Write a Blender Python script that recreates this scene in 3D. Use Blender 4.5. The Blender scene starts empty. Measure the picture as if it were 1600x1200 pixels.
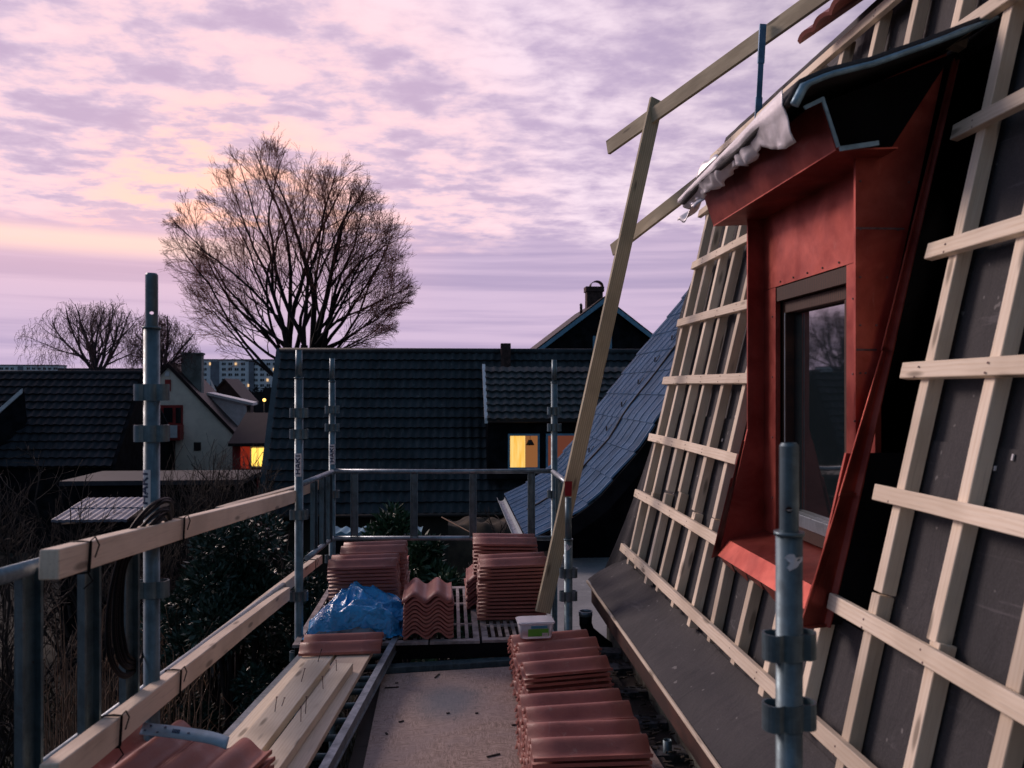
import bpy, bmesh, math, random
from mathutils import Vector, Matrix, noise
R = random.Random(7)
sin, cos, pi, rad = math.sin, math.cos, math.pi, math.radians
H = 5.5                       # eye height above the garden; all coordinates below are metres from the eye, H is added on linking
GZ = -H
TH = math.atan(95/1250); ST, CT = sin(TH), cos(TH)
scn = bpy.context.scene
col = scn.collection

# ------------------------------------------------------------------ camera
cd = bpy.data.cameras.new('camera'); cam = bpy.data.objects.new('camera', cd); col.objects.link(cam)
cam.location = (0, 0, H); cam.rotation_euler = (pi/2, 0, -TH)
cd.sensor_width = 36; cd.lens = 36*1250/1600; cd.shift_y = 8/1600
cd.clip_start = 0.05; cd.clip_end = 5000
cd.dof.use_dof = True; cd.dof.focus_distance = 6.0; cd.dof.aperture_fstop = 5.0
scn.camera = cam
scn.view_settings.view_transform = 'Standard'; scn.view_settings.look = 'None'
scn.view_settings.exposure = 0.12; scn.view_settings.gamma = 1.0

# ------------------------------------------------------------------ node helpers
class NT:
    def __init__(s, tree): s.t = tree; s.n = tree.nodes; s.l = tree.links
    def node(s, ty, **kw):
        n = s.n.new(ty)
        for k, v in kw.items(): setattr(n, k, v)
        return n
    def put(s, sock, v):
        if isinstance(v, bpy.types.NodeSocket): s.l.new(v, sock)
        elif v is not None:
            if hasattr(sock.default_value, '__len__') and not hasattr(v, '__len__'): v = (v, v, v)
            if hasattr(sock.default_value, '__len__') and len(sock.default_value) == 4 and len(v) == 3: v = (*v, 1)
            sock.default_value = v
    def m(s, op, a, b=None, c=None, clamp=False):
        n = s.node('ShaderNodeMath', operation=op, use_clamp=clamp)
        s.put(n.inputs[0], a); s.put(n.inputs[1], b)
        if c is not None: s.put(n.inputs[2], c)
        return n.outputs[0]
    def vm(s, op, a, b=None):
        n = s.node('ShaderNodeVectorMath', operation=op)
        s.put(n.inputs[0], a)
        if b is not None: s.put(n.inputs[1], b)
        return n.outputs['Value'] if op in ('DOT_PRODUCT', 'LENGTH') else n.outputs[0]
    def comb(s, x, y, z):
        n = s.node('ShaderNodeCombineXYZ')
        for i, v in enumerate((x, y, z)): s.put(n.inputs[i], v)
        return n.outputs[0]
    def noise(s, vec, scale, detail=4, rough=.55, dist=0.0):
        n = s.node('ShaderNodeTexNoise'); s.put(n.inputs['Vector'], vec)
        n.inputs['Scale'].default_value = scale; n.inputs['Detail'].default_value = detail
        n.inputs['Roughness'].default_value = rough; n.inputs['Distortion'].default_value = dist
        return n.outputs['Fac']
    def ss(s, v, a, b, lo=0.0, hi=1.0):
        n = s.node('ShaderNodeMapRange', interpolation_type='SMOOTHSTEP')
        s.put(n.inputs['Value'], v)
        for k, x in (('From Min', a), ('From Max', b), ('To Min', lo), ('To Max', hi)): n.inputs[k].default_value = x
        return n.outputs['Result']
    def mix(s, f, a, b, mode='MIX'):
        n = s.node('ShaderNodeMix', data_type='RGBA', blend_type=mode)
        s.put(n.inputs['Factor'], f); s.put(n.inputs['A'], a) if False else None
        s.put(n.inputs[6], a); s.put(n.inputs[7], b)
        return n.outputs[2]
    def ramp(s, f, stops):
        n = s.node('ShaderNodeValToRGB'); s.put(n.inputs[0], f)
        el = n.color_ramp.elements
        while len(el) < len(stops): el.new(.5)
        for e, (p, c) in zip(el, stops): e.position = p; e.color = (*c, 1)
        return n.outputs[0]

# ------------------------------------------------------------------ world: dusk cloud deck, pink ahead, deep blue behind
w = bpy.data.worlds.new('World'); scn.world = w; w.use_nodes = True
W = NT(w.node_tree); W.n.clear()
tc = W.node('ShaderNodeTexCoord').outputs['Generated']
sp = W.node('ShaderNodeSeparateXYZ'); W.l.new(tc, sp.inputs[0]); dx, dy, dz = sp.outputs
zc = W.m('ADD', W.m('MAXIMUM', dz, 0.0), 0.07)
plane = W.comb(W.m('DIVIDE', dx, zc), W.m('DIVIDE', dy, zc), 0.0)
n1 = W.noise(W.vm('MULTIPLY', plane, (1.0, 1.15, 1.0)), 3.3, 5, .55, .15)
n2 = W.noise(W.vm('MULTIPLY', plane, (1.0, 1.2, 1.0)), 9.5, 4, .6, .2)
n3 = W.noise(W.vm('MULTIPLY', plane, (.7, 1.2, 1.0)), .75, 3, .5, .1)
cl = W.m('ADD', W.m('ADD', W.m('MULTIPLY', n1, .54), W.m('MULTIPLY', n2, .26)), W.m('MULTIPLY', n3, .20))
cl = W.ss(cl, .385, .61)
sdir = Vector((sin(rad(-15))*cos(rad(9)), cos(rad(-15))*cos(rad(9)), sin(rad(9))))
glow = W.vm('DOT_PRODUCT', tc, tuple(sdir))
gw = W.ss(glow, .90, .995)              # wide warm region
gn = W.ss(glow, .980, .9985)             # the hot part behind the tree
upper = W.mix(cl, (.52, .40, .58), (.91, .73, .84))
upper = W.mix(W.m('MULTIPLY', gw, W.ss(cl, .2, .9, .12, .75)), upper, (1.10, .66, .66))
upper = W.mix(W.m('MULTIPLY', gn, W.ss(cl, .25, .9, .10, .75)), upper, (1.40, .72, .50))
st = W.noise(W.comb(W.m('MULTIPLY', dx, 1.6), W.m('MULTIPLY', dy, 1.6), W.m('MULTIPLY', dz, 46.0)), 1.0, 5, .6, .25)
low = W.mix(W.ss(st, .34, .66), (.46, .36, .54), (.64, .49, .66))
lowwarm = W.m('MULTIPLY', W.ss(dz, .04, .17), W.ss(W.vm('DOT_PRODUCT', tc, (sin(rad(-30)), cos(rad(-30)), 0.15)), .86, .985))
low = W.mix(W.m('MULTIPLY', lowwarm, .40), low, (1.05, .62, .64))
band = W.m('MULTIPLY', W.m('MULTIPLY', W.ss(dz, .140, .160), W.ss(dz, .180, .165)), W.ss(W.m('DIVIDE', dx, dy), -.12, -.36))
low = W.mix(W.m('MULTIPLY', band, .75), low, (1.15, .76, .62))
edge = W.m('ADD', dz, W.m('MULTIPLY', W.m('SUBTRACT', n1, .5), .06))
sky = W.mix(W.ss(edge, .165, .205), low, upper)
front = W.ss(W.vm('DOT_PRODUCT', tc, (-.50, .86, .05)), .10, .80)
zen = W.ss(dz, .42, .85)
back = W.mix(cl, (.080, .122, .180), (.13, .18, .26))
sky2 = W.mix(front, back, sky)
sky2 = W.mix(W.m('MULTIPLY', zen, .8), sky2, W.mix(front, (.06, .115, .20), (.30, .25, .38)))
gnd = W.ss(dz, -.02, 0.0)
sky2 = W.mix(gnd, (.012, .012, .016), sky2)
bg = W.node('ShaderNodeBackground'); W.l.new(sky2, bg.inputs[0]); bg.inputs[1].default_value = 1.0
ow = W.node('ShaderNodeOutputWorld'); W.l.new(bg.outputs[0], ow.inputs[0])

sl = bpy.data.lights.new('dusk_sun', 'SUN'); so = bpy.data.objects.new('dusk_sun', sl); col.objects.link(so)
sl.energy = 1.8; sl.angle = rad(18); sl.color = (1.0, .76, .68)
so.location = (-20, 10, 20)
so.rotation_euler = Vector((-.66, .60, .45)).to_track_quat('Z', 'Y').to_euler()

# ------------------------------------------------------------------ pixel of the photograph -> point at a depth / height / plane
def at(px, py, d):
    a = (px-800)/1250; b = (608-py)/1250
    return Vector((d*ST + a*d*CT, d*CT - a*d*ST, b*d))
def atz(px, py, z): return at(px, py, z*1250/(608-py))
def atx(px, py, X): return at(px, py, X/(ST + (px-800)/1250*CT))
def aty(px, py, Y): return at(px, py, Y/(CT - (px-800)/1250*ST))

# ------------------------------------------------------------------ materials
MATS = {}
def principled(name):
    m = bpy.data.materials.new(name); m.use_nodes = True
    t = NT(m.node_tree); b = t.n['Principled BSDF']
    MATS[name] = m
    return m, t, b
def bump(t, b, h, strength=.3, dist=.01):
    n = t.node('ShaderNodeBump'); n.inputs['Strength'].default_value = strength; n.inputs['Distance'].default_value = dist
    t.l.new(h, n.inputs['Height']); t.l.new(n.outputs[0], b.inputs['Normal'])
def coords(t, scale=(1, 1, 1), rand=True):
    o = t.node('ShaderNodeTexCoord').outputs['Object']
    if rand:
        r = t.node('ShaderNodeObjectInfo').outputs['Random']
        o = t.vm('ADD', o, t.vm('MULTIPLY', t.comb(r, r, r), (37.0, 17.0, 23.0)))
    return t.vm('MULTIPLY', o, scale)
def simple(name, c, rough=.6, metal=0.0, var=.25, scale=8, bmp=.1, c2=None, rand=True, spec=.5):
    m, t, b = principled(name)
    v = coords(t, rand=rand); f = t.noise(v, scale, 6, .6, .2)
    c2 = c2 or tuple(x*(1-var*1.4) for x in c); c1 = tuple(x*(1+var*.6) for x in c) if c2 is None or var else c
    t.l.new(t.mix(t.ss(f, .33, .67), c2, c1), b.inputs['Base Color'])
    b.inputs['Roughness'].default_value = rough; b.inputs['Metallic'].default_value = metal
    b.inputs['Specular IOR Level'].default_value = spec
    if bmp: bump(t, b, t.noise(v, scale*9, 4, .6), bmp, .004)
    return m
def wood(name, c1, c2, knots=True, grain=1.0, rough=.75):
    m, t, b = principled(name)
    v = coords(t)
    g = t.noise(t.vm('MULTIPLY', v, (2.6, 46, 46)), 1.6, 7, .7, 1.6)
    r = t.node('ShaderNodeTexWave', wave_type='BANDS', bands_direction='Y')
    t.l.new(t.vm('MULTIPLY', v, (.25, 1, .6)), r.inputs['Vector'])
    r.inputs['Scale'].default_value = 22; r.inputs['Distortion'].default_value = 5; r.inputs['Detail'].default_value = 3; r.inputs['Detail Scale'].default_value = .6
    f = t.m('ADD', t.m('MULTIPLY', g, .6), t.m('MULTIPLY', r.outputs['Fac'], .35*grain))
    c = t.mix(t.ss(f, .30, .66), c1, c2)
    fine = t.noise(t.vm('MULTIPLY', v, (7, 190, 190)), 1.0, 3, .6, .5)
    c = t.mix(t.m('MULTIPLY', t.ss(fine, .55, .72), .35), c, tuple(x*.6 for x in c2))
    blot = t.noise(v, 3.0, 3, .5)
    c = t.mix(t.m('MULTIPLY', t.ss(blot, .42, .68), .55), c, tuple(x*.72 for x in c2))
    if knots:
        vo = t.node('ShaderNodeTexVoronoi'); t.l.new(t.vm('MULTIPLY', v, (3.4, 15, 15)), vo.inputs['Vector']); vo.inputs['Scale'].default_value = 1.0
        k = t.ss(vo.outputs['Distance'], .21, .09)
        c = t.mix(t.m('MULTIPLY', k, .8), c, tuple(x*.28 for x in c2))
    rn = t.node('ShaderNodeObjectInfo').outputs['Random']
    hs = t.node('ShaderNodeHueSaturation'); t.l.new(c, hs.inputs['Color']); t.l.new(t.ss(rn, 0, 1, .76, 1.08), hs.inputs['Value'])
    t.l.new(hs.outputs[0], b.inputs['Base Color'])
    b.inputs['Roughness'].default_value = rough
    bump(t, b, f, .25, .002)
    return m
pine = wood('fresh_pine', (.92, .81, .65), (.78, .64, .47), grain=.5)
beamw = wood('sawn_beam', (.82, .68, .54), (.68, .53, .40), grain=.4)
greyw = wood('weathered_board', (.62, .55, .38), (.46, .40, .27))
darkw = wood('dark_wood', (.06, .045, .04), (.03, .025, .022))
brownw = wood('brown_window_wood', (.085, .034, .018), (.03, .012, .008), knots=False, rough=.7)
def tilemat():
    m, t, b = principled('red_tile')
    v = coords(t); f = t.noise(v, 7, 6, .65, .4)
    rn = t.node('ShaderNodeObjectInfo').outputs['Random']
    c = t.mix(t.ss(f, .3, .7), (.27, .085, .075), (.38, .135, .115))
    c = t.mix(t.m('MULTIPLY', rn, .55), c, (.42, .17, .13))
    c = t.mix(t.m('MULTIPLY', t.ss(t.noise(t.vm('ADD', v, (9, 1, 4)), 13, 6, .75, .8), .58, .70), .5), c, (.46, .30, .26))
    c = t.mix(t.m('MULTIPLY', t.ss(t.noise(t.vm('MULTIPLY', v, (5, 24, 24)), 1.0, 5, .7, .6), .60, .74), .7), c, (.09, .035, .03))
    t.l.new(c, b.inputs['Base Color']); t.l.new(t.ss(f, .3, .7, .38, .62), b.inputs['Roughness'])
    bump(t, b, t.m('ADD', t.noise(v, 120, 3, .6), t.m('MULTIPLY', f, 2.0)), .25, .003)
    return m
tile = tilemat()
# galvanised tube, with rust freckles
def galv(name, c, rough=.42, metal=.55):
    m, t, b = principled(name)
    v = coords(t); f = t.noise(v, 14, 6, .65, .3); s = t.noise(t.vm('MULTIPLY', v, (60, 60, 5)), 1, 4, .6)
    c0 = t.mix(t.ss(f, .3, .7), tuple(x*.55 for x in c), c)
    c0 = t.mix(t.m('MULTIPLY', t.ss(s, .5, .75), .4), c0, tuple(min(1, x*1.5) for x in c))
    c0 = t.mix(t.m('MULTIPLY', t.ss(t.noise(v, 33, 5, .7), .62, .74), .6), c0, (.12, .06, .04))
    t.l.new(c0, b.inputs['Base Color'])
    b.inputs['Metallic'].default_value = metal
    t.l.new(t.ss(f, .2, .8, rough+.15, rough-.08), b.inputs['Roughness'])
    bump(t, b, t.noise(v, 90, 3, .6), .15, .001)
    return m
steel = galv('galvanised_steel', (.15, .225, .26))
steel2 = galv('pale_galvanised_steel', (.30, .37, .42), .4, .6)
rusty = simple('rusted_steel', (.17, .10, .10), .7, .2, .4, 25, .3)
trimblue = simple('sky_tinted_zinc_trim', (.27, .46, .58), .4, .3, .25, 12, .1)  # silvery metal; the blue sky it reflects is put into its colour
# red painted sheet metal
def redsheet():
    m, t, b = principled('red_sheet_metal')
    v = coords(t); f = t.noise(v, 5, 5, .6, .3)
    c = t.mix(t.ss(f, .3, .7), (.25, .045, .036), (.46, .115, .090))
    s = t.noise(t.vm('MULTIPLY', v, (40, 40, 3)), 1.0, 4, .7, .4)
    c = t.mix(t.m('MULTIPLY', t.ss(s, .66, .78), .5), c, (.13, .03, .02))
    sc_ = t.noise(t.vm('MULTIPLY', v, (70, 9, 9)), 1.0, 5, .75, .6)
    c = t.mix(t.m('MULTIPLY', t.ss(sc_, .60, .70), .22), c, (.42, .22, .19))
    t.l.new(c, b.inputs['Base Color']); b.inputs['Metallic'].default_value = .82
    t.l.new(t.ss(t.noise(v, 6, 6, .7), .3, .7, .34, .50), b.inputs['Roughness'])
    bump(t, b, t.noise(v, 3, 3, .5), .16, .03)
    return m
redm = redsheet()
# roofing felt
def feltmat(name, a, c):
    m, t, b = principled(name)
    v = coords(t, rand=False)
    f = t.noise(v, 2.2, 5, .6, .4); g = t.noise(v, 160, 3, .7)
    k = t.mix(t.ss(f, .3, .7), a, c)
    k = t.mix(t.ss(g, .25, .75, 0, .5), k, tuple(x*.4 for x in a))
    k = t.mix(t.m('MULTIPLY', t.ss(t.noise(v, 1.3, 8, .7, 1.5), .60, .72), .40), k, tuple(min(1, x*2.6) for x in c))
    sp_ = t.noise(v, 26, 2, .5); k = t.mix(t.m('MULTIPLY', t.ss(sp_, .70, .74), .6), k, (.25, .25, .25))
    k = t.mix(t.m('MULTIPLY', t.ss(t.noise(t.vm('MULTIPLY', v, (3, 3, 22)), 1.0, 5, .7, .8), .60, .70), .35), k, tuple(x*2.2 for x in c))
    t.l.new(k, b.inputs['Base Color']); b.inputs['Roughness'].default_value = .75; b.inputs['Specular IOR Level'].default_value = .3
    hh2 = t.m('ADD', t.m('MULTIPLY', g, .10), t.m('MULTIPLY', t.noise(t.vm('MULTIPLY', v, (2, 5, 2.2)), 2.2, 5, .55, .8), 1.0))
    bump(t, b, hh2, .55, .02)
    return m
felt = feltmat('roofing_felt', (.047, .049, .055), (.074, .073, .079))
feltpale = feltmat('pale_flat_felt', (.27, .28, .29), (.36, .37, .38))
rubberx = None
black = simple('black_void', (.008, .008, .009), .9, 0, .2, 4, 0)  # black colour standing in for the dark of unlit hollows
rubber = simple('black_rubber', (.006, .007, .009), .5, 0, .2, 10, .1, spec=.1)
blackwood = simple('black_stained_wood', (.012, .012, .015), .85, 0, .4, 3, .2, spec=.08)
foil = simple('silver_foil', (.80, .80, .84), .42, .25, .10, 7, .3)
osb = None
def osbmat():
    m, t, b = principled('chipboard')
    v = coords(t, rand=False)
    f = t.noise(v, 2.6, 5, .6, .6)
    vo = t.node('ShaderNodeTexVoronoi'); t.l.new(t.vm('MULTIPLY', t.vm('ADD', v, t.vm('MULTIPLY', t.comb(t.noise(v, 9), t.noise(v, 11), 0), (.12, .12, 0))), (55, 90, 20)), vo.inputs['Vector'])
    vo.inputs['Scale'].default_value = 1
    ga = t.noise(t.vm('MULTIPLY', v, (150, 22, 1)), 1.0, 3, .7, 1.0); gb = t.noise(t.vm('MULTIPLY', v, (25, 130, 1)), 1.0, 3, .7, 1.0); gc = t.noise(v, 14, 3, .6)
    gs = t.m('ADD', t.m('MULTIPLY', ga, t.ss(gc, .42, .58)), t.m('MULTIPLY', gb, t.ss(gc, .58, .42)))
    k = t.mix(t.ss(gs, .38, .62), (.24, .17, .135), (.52, .39, .33))
    k = t.mix(t.ss(f, .35, .7, 0, .7), k, (.35, .28, .27))
    k = t.mix(t.m('MULTIPLY', t.ss(t.noise(v, 38, 6, .75), .57, .70), .85), k, (.06, .045, .04))
    # damp bluish stain in the middle of the sheet
    o = t.vm('LENGTH', t.vm('MULTIPLY', t.vm('SUBTRACT', v, (-.02, 4.02-.1, 3.98)), (3.2, 2.2, 0)))
    k = t.mix(t.m('MULTIPLY', t.ss(t.m('ADD', o, t.m('MULTIPLY', f, .9)), 1.25, .55), .75), k, (.13, .17, .21))
    t.l.new(k, b.inputs['Base Color']); b.inputs['Roughness'].default_value = .7
    bump(t, b, gs, .3, .002)
    return m
osb = osbmat()
# old dark pantiles with lichen
def roofmat(name, a, lich, amt=.5):
    m, t, b = principled(name)
    v = coords(t, rand=False)
    f = t.noise(v, 1.1, 5, .6, .5); g = t.noise(t.vm('MULTIPLY', v, (4.0, 1.0, 1.0)), 2.2, 5, .7)
    k = t.mix(t.ss(f, .3, .7), tuple(x*.6 for x in a), tuple(x*1.3 for x in a))
    k = t.mix(t.m('MULTIPLY', t.ss(g, .52, .75), amt), k, lich)
    k = t.mix(t.m('MULTIPLY', t.ss(t.noise(v, 9, 3, .6), .68, .76), amt), k, tuple(x*2 for x in lich))
    t.l.new(k, b.inputs['Base Color']); b.inputs['Roughness'].default_value = .6; b.inputs['Specular IOR Level'].default_value = .25
    return m
darktile = roofmat('old_dark_pantile', (.028, .037, .044), (.10, .12, .12))
darktile2 = roofmat('dark_pantile', (.020, .023, .029), (.045, .045, .05), .2)
dormtile = roofmat('grey_dormer_pantile', (.055, .066, .070), (.12, .13, .12), .5)
browntile = roofmat('brown_pantile', (.022, .012, .012), (.03, .025, .025), .3)
bluetile = simple('blue_grey_sheet_tile', (.12, .22, .35), .40, .3, .2, 3, 0)
paleshed = simple('pale_shed_tile', (.20, .21, .27), .5, 0, .25, 5, 0)
cream = simple('cream_render', (.95, .86, .72), .9, 0, .1, 2, .1)
paleblue = simple('pale_blue_board', (.17, .36, .50), .6, 0, .15, 6, 0)
whitetrim = simple('white_trim', (.78, .78, .80), .6, 0, .1, 6, 0)
concrete = simple('pale_panel_wall', (.82, .84, .88), .8, 0, .08, .3, 0)
concrete2 = simple('brownish_panel', (.20, .21, .25), .8, 0, .15, .3, 0)
brick = simple('dark_brick', (.075, .04, .035), .9, 0, .4, 9, .3)
greychim = simple('grey_green_chimney', (.24, .28, .27), .9, 0, .25, 3, .1)
redwood = simple('dark_red_wood', (.34, .030, .025), .7, 0, .2, 3, 0)
barkm = simple('dark_bark', (.016, .010, .010), .9, 0, .3, 5, .2)
twigm = simple('glow_tinted_twigs', (.26, .080, .060), .9, 0, .3, 2, 0)  # red tint of the sky glow put into the twig colour
birchbark = simple('grey_birch_bark', (.10, .08, .09), .9, 0, .3, 3, 0)
birchtwig = simple('brown_birch_twigs', (.16, .080, .075), .9, 0, .3, 2, 0)
brush = simple('bare_brush_twigs', (.035, .024, .020), .9, 0, .4, 3, 0)
straw = simple('dry_straw', (.16, .10, .065), .9, 0, .4, 6, 0)
soil = simple('garden_ground', (.016, .016, .012), .95, 0, .5, .6, .3, c2=(.008, .012, .008), rand=False)
def leafmat(name, a, c):
    m, t, b = principled(name)
    g = t.node('ShaderNodeNewGeometry').outputs['Random Per Island']
    t.l.new(t.mix(g, a, c), b.inputs['Base Color']); b.inputs['Roughness'].default_value = .38
    return m
leafm = leafmat('evergreen_leaves', (.012, .030, .020), (.035, .075, .055))
leafm2 = leafmat('laurel_leaves', (.018, .045, .020), (.06, .12, .06))
def tarpmat():
    m, t, b = principled('blue_tarpaulin')
    v = coords(t)
    wv_ = t.vm('ADD', v, t.vm('MULTIPLY', t.comb(t.noise(v, 5), t.noise(v, 6), t.noise(v, 7)), (.16, .16, .16)))
    vo = t.node('ShaderNodeTexVoronoi', feature='DISTANCE_TO_EDGE'); t.l.new(wv_, vo.inputs['Vector']); vo.inputs['Scale'].default_value = 6.5
    h1 = t.ss(vo.outputs['Distance'], 0.0, .30)
    vo2 = t.node('ShaderNodeTexVoronoi', feature='DISTANCE_TO_EDGE'); t.l.new(wv_, vo2.inputs['Vector']); vo2.inputs['Scale'].default_value = 15
    h2 = t.ss(vo2.outputs['Distance'], 0.0, .3)
    t.l.new(t.mix(t.noise(v, 9), (.010, .26, .62), (.03, .40, .85)), b.inputs['Base Color'])
    b.inputs['Roughness'].default_value = .22
    b.inputs['Coat Weight'].default_value = .5; b.inputs['Coat Roughness'].default_value = .15
    bump(t, b, t.m('ADD', h1, t.m('MULTIPLY', h2, .22)), .7, .030)
    return m
tarpm = tarpmat()
clearm = simple('dirty_clear_sheet', (.13, .17, .21), .3, 0, .5, 12, .3)
whitem = simple('white_label', (.70, .72, .76), .5, 0, .06, 8, 0)
inkm = simple('dark_blue_ink', (.02, .04, .10), .5, 0, .1, 8, 0)
greenm = simple('green_label', (.10, .42, .05), .5, 0, .1, 8, 0)
cyanm = simple('blue_label', (.05, .30, .48), .5, 0, .1, 8, 0)
plasterm = simple('crumbling_render', (.13, .15, .13), .95, 0, .5, 7, .8, c2=(.03, .022, .018), rand=False)
capred = simple('red_plastic_cap', (.30, .01, .02), .4, 0, .1, 5, 0)
def emit(name, c, s):
    m, t, b = principled(name); b.inputs['Base Color'].default_value = (.02, .02, .02, 1)
    b.inputs['Emission Color'].default_value = (*c, 1); b.inputs['Emission Strength'].default_value = s
    return m
litcur = None
def litcurtain():
    m, t, b = principled('lit_curtain'); b.inputs['Base Color'].default_value = (.02, .02, .02, 1)
    v = coords(t, rand=False)
    f = t.noise(t.vm('MULTIPLY', v, (9, 9, .8)), 1.5, 4, .6)
    t.l.new(t.mix(t.ss(f, .3, .7), (.95, .50, .07), (1.0, .68, .22)), b.inputs['Emission Color']); b.inputs['Emission Strength'].default_value = .95
    return m
litcur = litcurtain()
litwall = emit('lit_room_wall', (.42, .16, .05), .55)
litwall2 = emit('dim_room_wall', (.22, .06, .03), .5)
lityellow = emit('lit_yellow_window', (1.0, .60, .10), 1.5)
litred = emit('porch_red_glow', (.40, .03, .01), .45)  # lamplight on the red porch wall, put in as emission
litlamp = emit('street_lamp_glow', (1.0, .55, .12), 3.0)
litsmall = emit('far_lit_window', (1.0, .62, .30), .9)
darkglass = simple('dark_window_glass', (.01, .013, .018), .12, 0, .1, 3, 0)
def glassmat():
    m, t, b = principled('double_glazing')
    b.inputs['Base Color'].default_value = (.012, .020, .024, 1); b.inputs['Roughness'].default_value = .03
    b.inputs['IOR'].default_value = 4.2; b.inputs['Specular IOR Level'].default_value = .5
    t2 = coords(t, rand=False); bump(t, b, t.noise(t2, 6, 2, .5), .05, .004)
    return m
glass = glassmat()
def clearplastic():
    m, t, b = principled('clear_plastic')
    b.inputs['Base Color'].default_value = (.75, .78, .85, 1); b.inputs['Roughness'].default_value = .25
    b.inputs['Transmission Weight'].default_value = .55; b.inputs['IOR'].default_value = 1.3
    return m
clearp = clearplastic()

# ------------------------------------------------------------------ mesh builder
class MB:
    def __init__(s): s.v = []; s.f = []; s.sm = []
    def add(s, vs, fs, smooth=False):
        o = len(s.v); s.v += [Vector(v) for v in vs]
        s.f += [tuple(o+i for i in f) for f in fs]; s.sm += [smooth]*len(fs)
        return s
    def hexa(s, p):                                   # p: bottom 4, top 4 (same winding)
        return s.add(p, [(3,2,1,0), (4,5,6,7), (0,1,5,4), (1,2,6,5), (2,3,7,6), (3,0,4,7)])
    def box(s, x0, x1, y0, y1, z0, z1):
        return s.hexa([(x0,y0,z0),(x1,y0,z0),(x1,y1,z0),(x0,y1,z0),(x0,y0,z1),(x1,y0,z1),(x1,y1,z1),(x0,y1,z1)])
    def obox(s, c, ax, ay, az):                        # centre + half-axes
        c, ax, ay, az = map(Vector, (c, ax, ay, az))
        return s.hexa([c-ax-ay-az, c+ax-ay-az, c+ax+ay-az, c-ax+ay-az, c-ax-ay+az, c+ax-ay+az, c+ax+ay+az, c-ax+ay+az])
    def bar(s, a, b, wd, ht, up=(0,0,1)):              # bar from a to b, width across, height along up
        a, b, up = Vector(a), Vector(b), Vector(up); d = (b-a).normalized()
        sd = d.cross(up).normalized()*wd/2; u = sd.cross(d).normalized()*ht/2
        return s.hexa([a-sd-u, a+sd-u, b+sd-u, b-sd-u, a-sd+u, a+sd+u, b+sd+u, b-sd+u])
    def tube(s, pts, r, n=8, caps=True, smooth=True):
        pts = [Vector(p) for p in pts]; m = len(pts)
        rs = r if hasattr(r, '__len__') else [r]*m
        o = len(s.v); ref = None
        for i, p in enumerate(pts):
            d = (pts[min(i+1, m-1)]-pts[max(i-1, 0)])
            d = d.normalized() if d.length > 1e-9 else Vector((0, 0, 1))
            if ref is None: ref = d.orthogonal().normalized()
            else:
                ref = ref - d*ref.dot(d); ref = ref.normalized() if ref.length > 1e-6 else d.orthogonal().normalized()
            e = d.cross(ref)
            for k in range(n):
                a = 2*pi*k/n; s.v.append(p+(ref*cos(a)+e*sin(a))*rs[i])
        for i in range(m-1):
            for k in range(n):
                s.f.append((o+i*n+k, o+i*n+(k+1)%n, o+(i+1)*n+(k+1)%n, o+(i+1)*n+k)); s.sm.append(smooth)
        if caps and n > 2:
            s.f.append(tuple(o+k for k in reversed(range(n)))); s.sm.append(False)
            s.f.append(tuple(o+(m-1)*n+k for k in range(n))); s.sm.append(False)
        return s
    def pipe(s, a, b, r, ri, n=20):                    # open-ended tube with wall
        a, b = Vector(a), Vector(b); d = (b-a).normalized(); e1 = d.orthogonal().normalized(); e2 = d.cross(e1)
        o = len(s.v)
        for p in (a, b):
            for q in (r, ri):
                for k in range(n):
                    t = 2*pi*k/n; s.v.append(p+(e1*cos(t)+e2*sin(t))*q)
        for k in range(n):
            j = (k+1) % n
            for f, sm in (((k, j, 2*n+j, 2*n+k), True), ((n+j, n+k, 3*n+k, 3*n+j), True), ((j, k, n+k, n+j), False), ((2*n+k, 2*n+j, 3*n+j, 3*n+k), False)):
                s.f.append(tuple(o+i for i in f)); s.sm.append(sm)
        return s
    def prism(s, poly, vec):                           # poly: list of 3D points, extruded by vec
        n = len(poly); vec = Vector(vec); a = [Vector(p) for p in poly]
        return s.add(a+[p+vec for p in a], [tuple(reversed(range(n))), tuple(range(n, 2*n))]+[(i, (i+1) % n, n+(i+1) % n, n+i) for i in range(n)])
    def grid(s, fn, nu, nv, smooth=True, thick=None):
        o = len(s.v)
        for i in range(nu+1):
            for j in range(nv+1): s.v.append(Vector(fn(i/nu, j/nv)))
        for i in range(nu):
            for j in range(nv):
                a = o+i*(nv+1)+j; s.f.append((a, a+1, a+nv+2, a+nv+1)); s.sm.append(smooth)
        return s
    def leaf(s, c, d, nrm, l, wd):
        d = Vector(d).normalized(); sd = d.cross(Vector(nrm)).normalized() if d.cross(Vector(nrm)).length > 1e-4 else d.orthogonal().normalized()
        c = Vector(c)
        return s.add([c, c+d*l*.45+sd*wd, c+d*l, c+d*l*.45-sd*wd], [(0, 1, 2, 3)])

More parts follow.
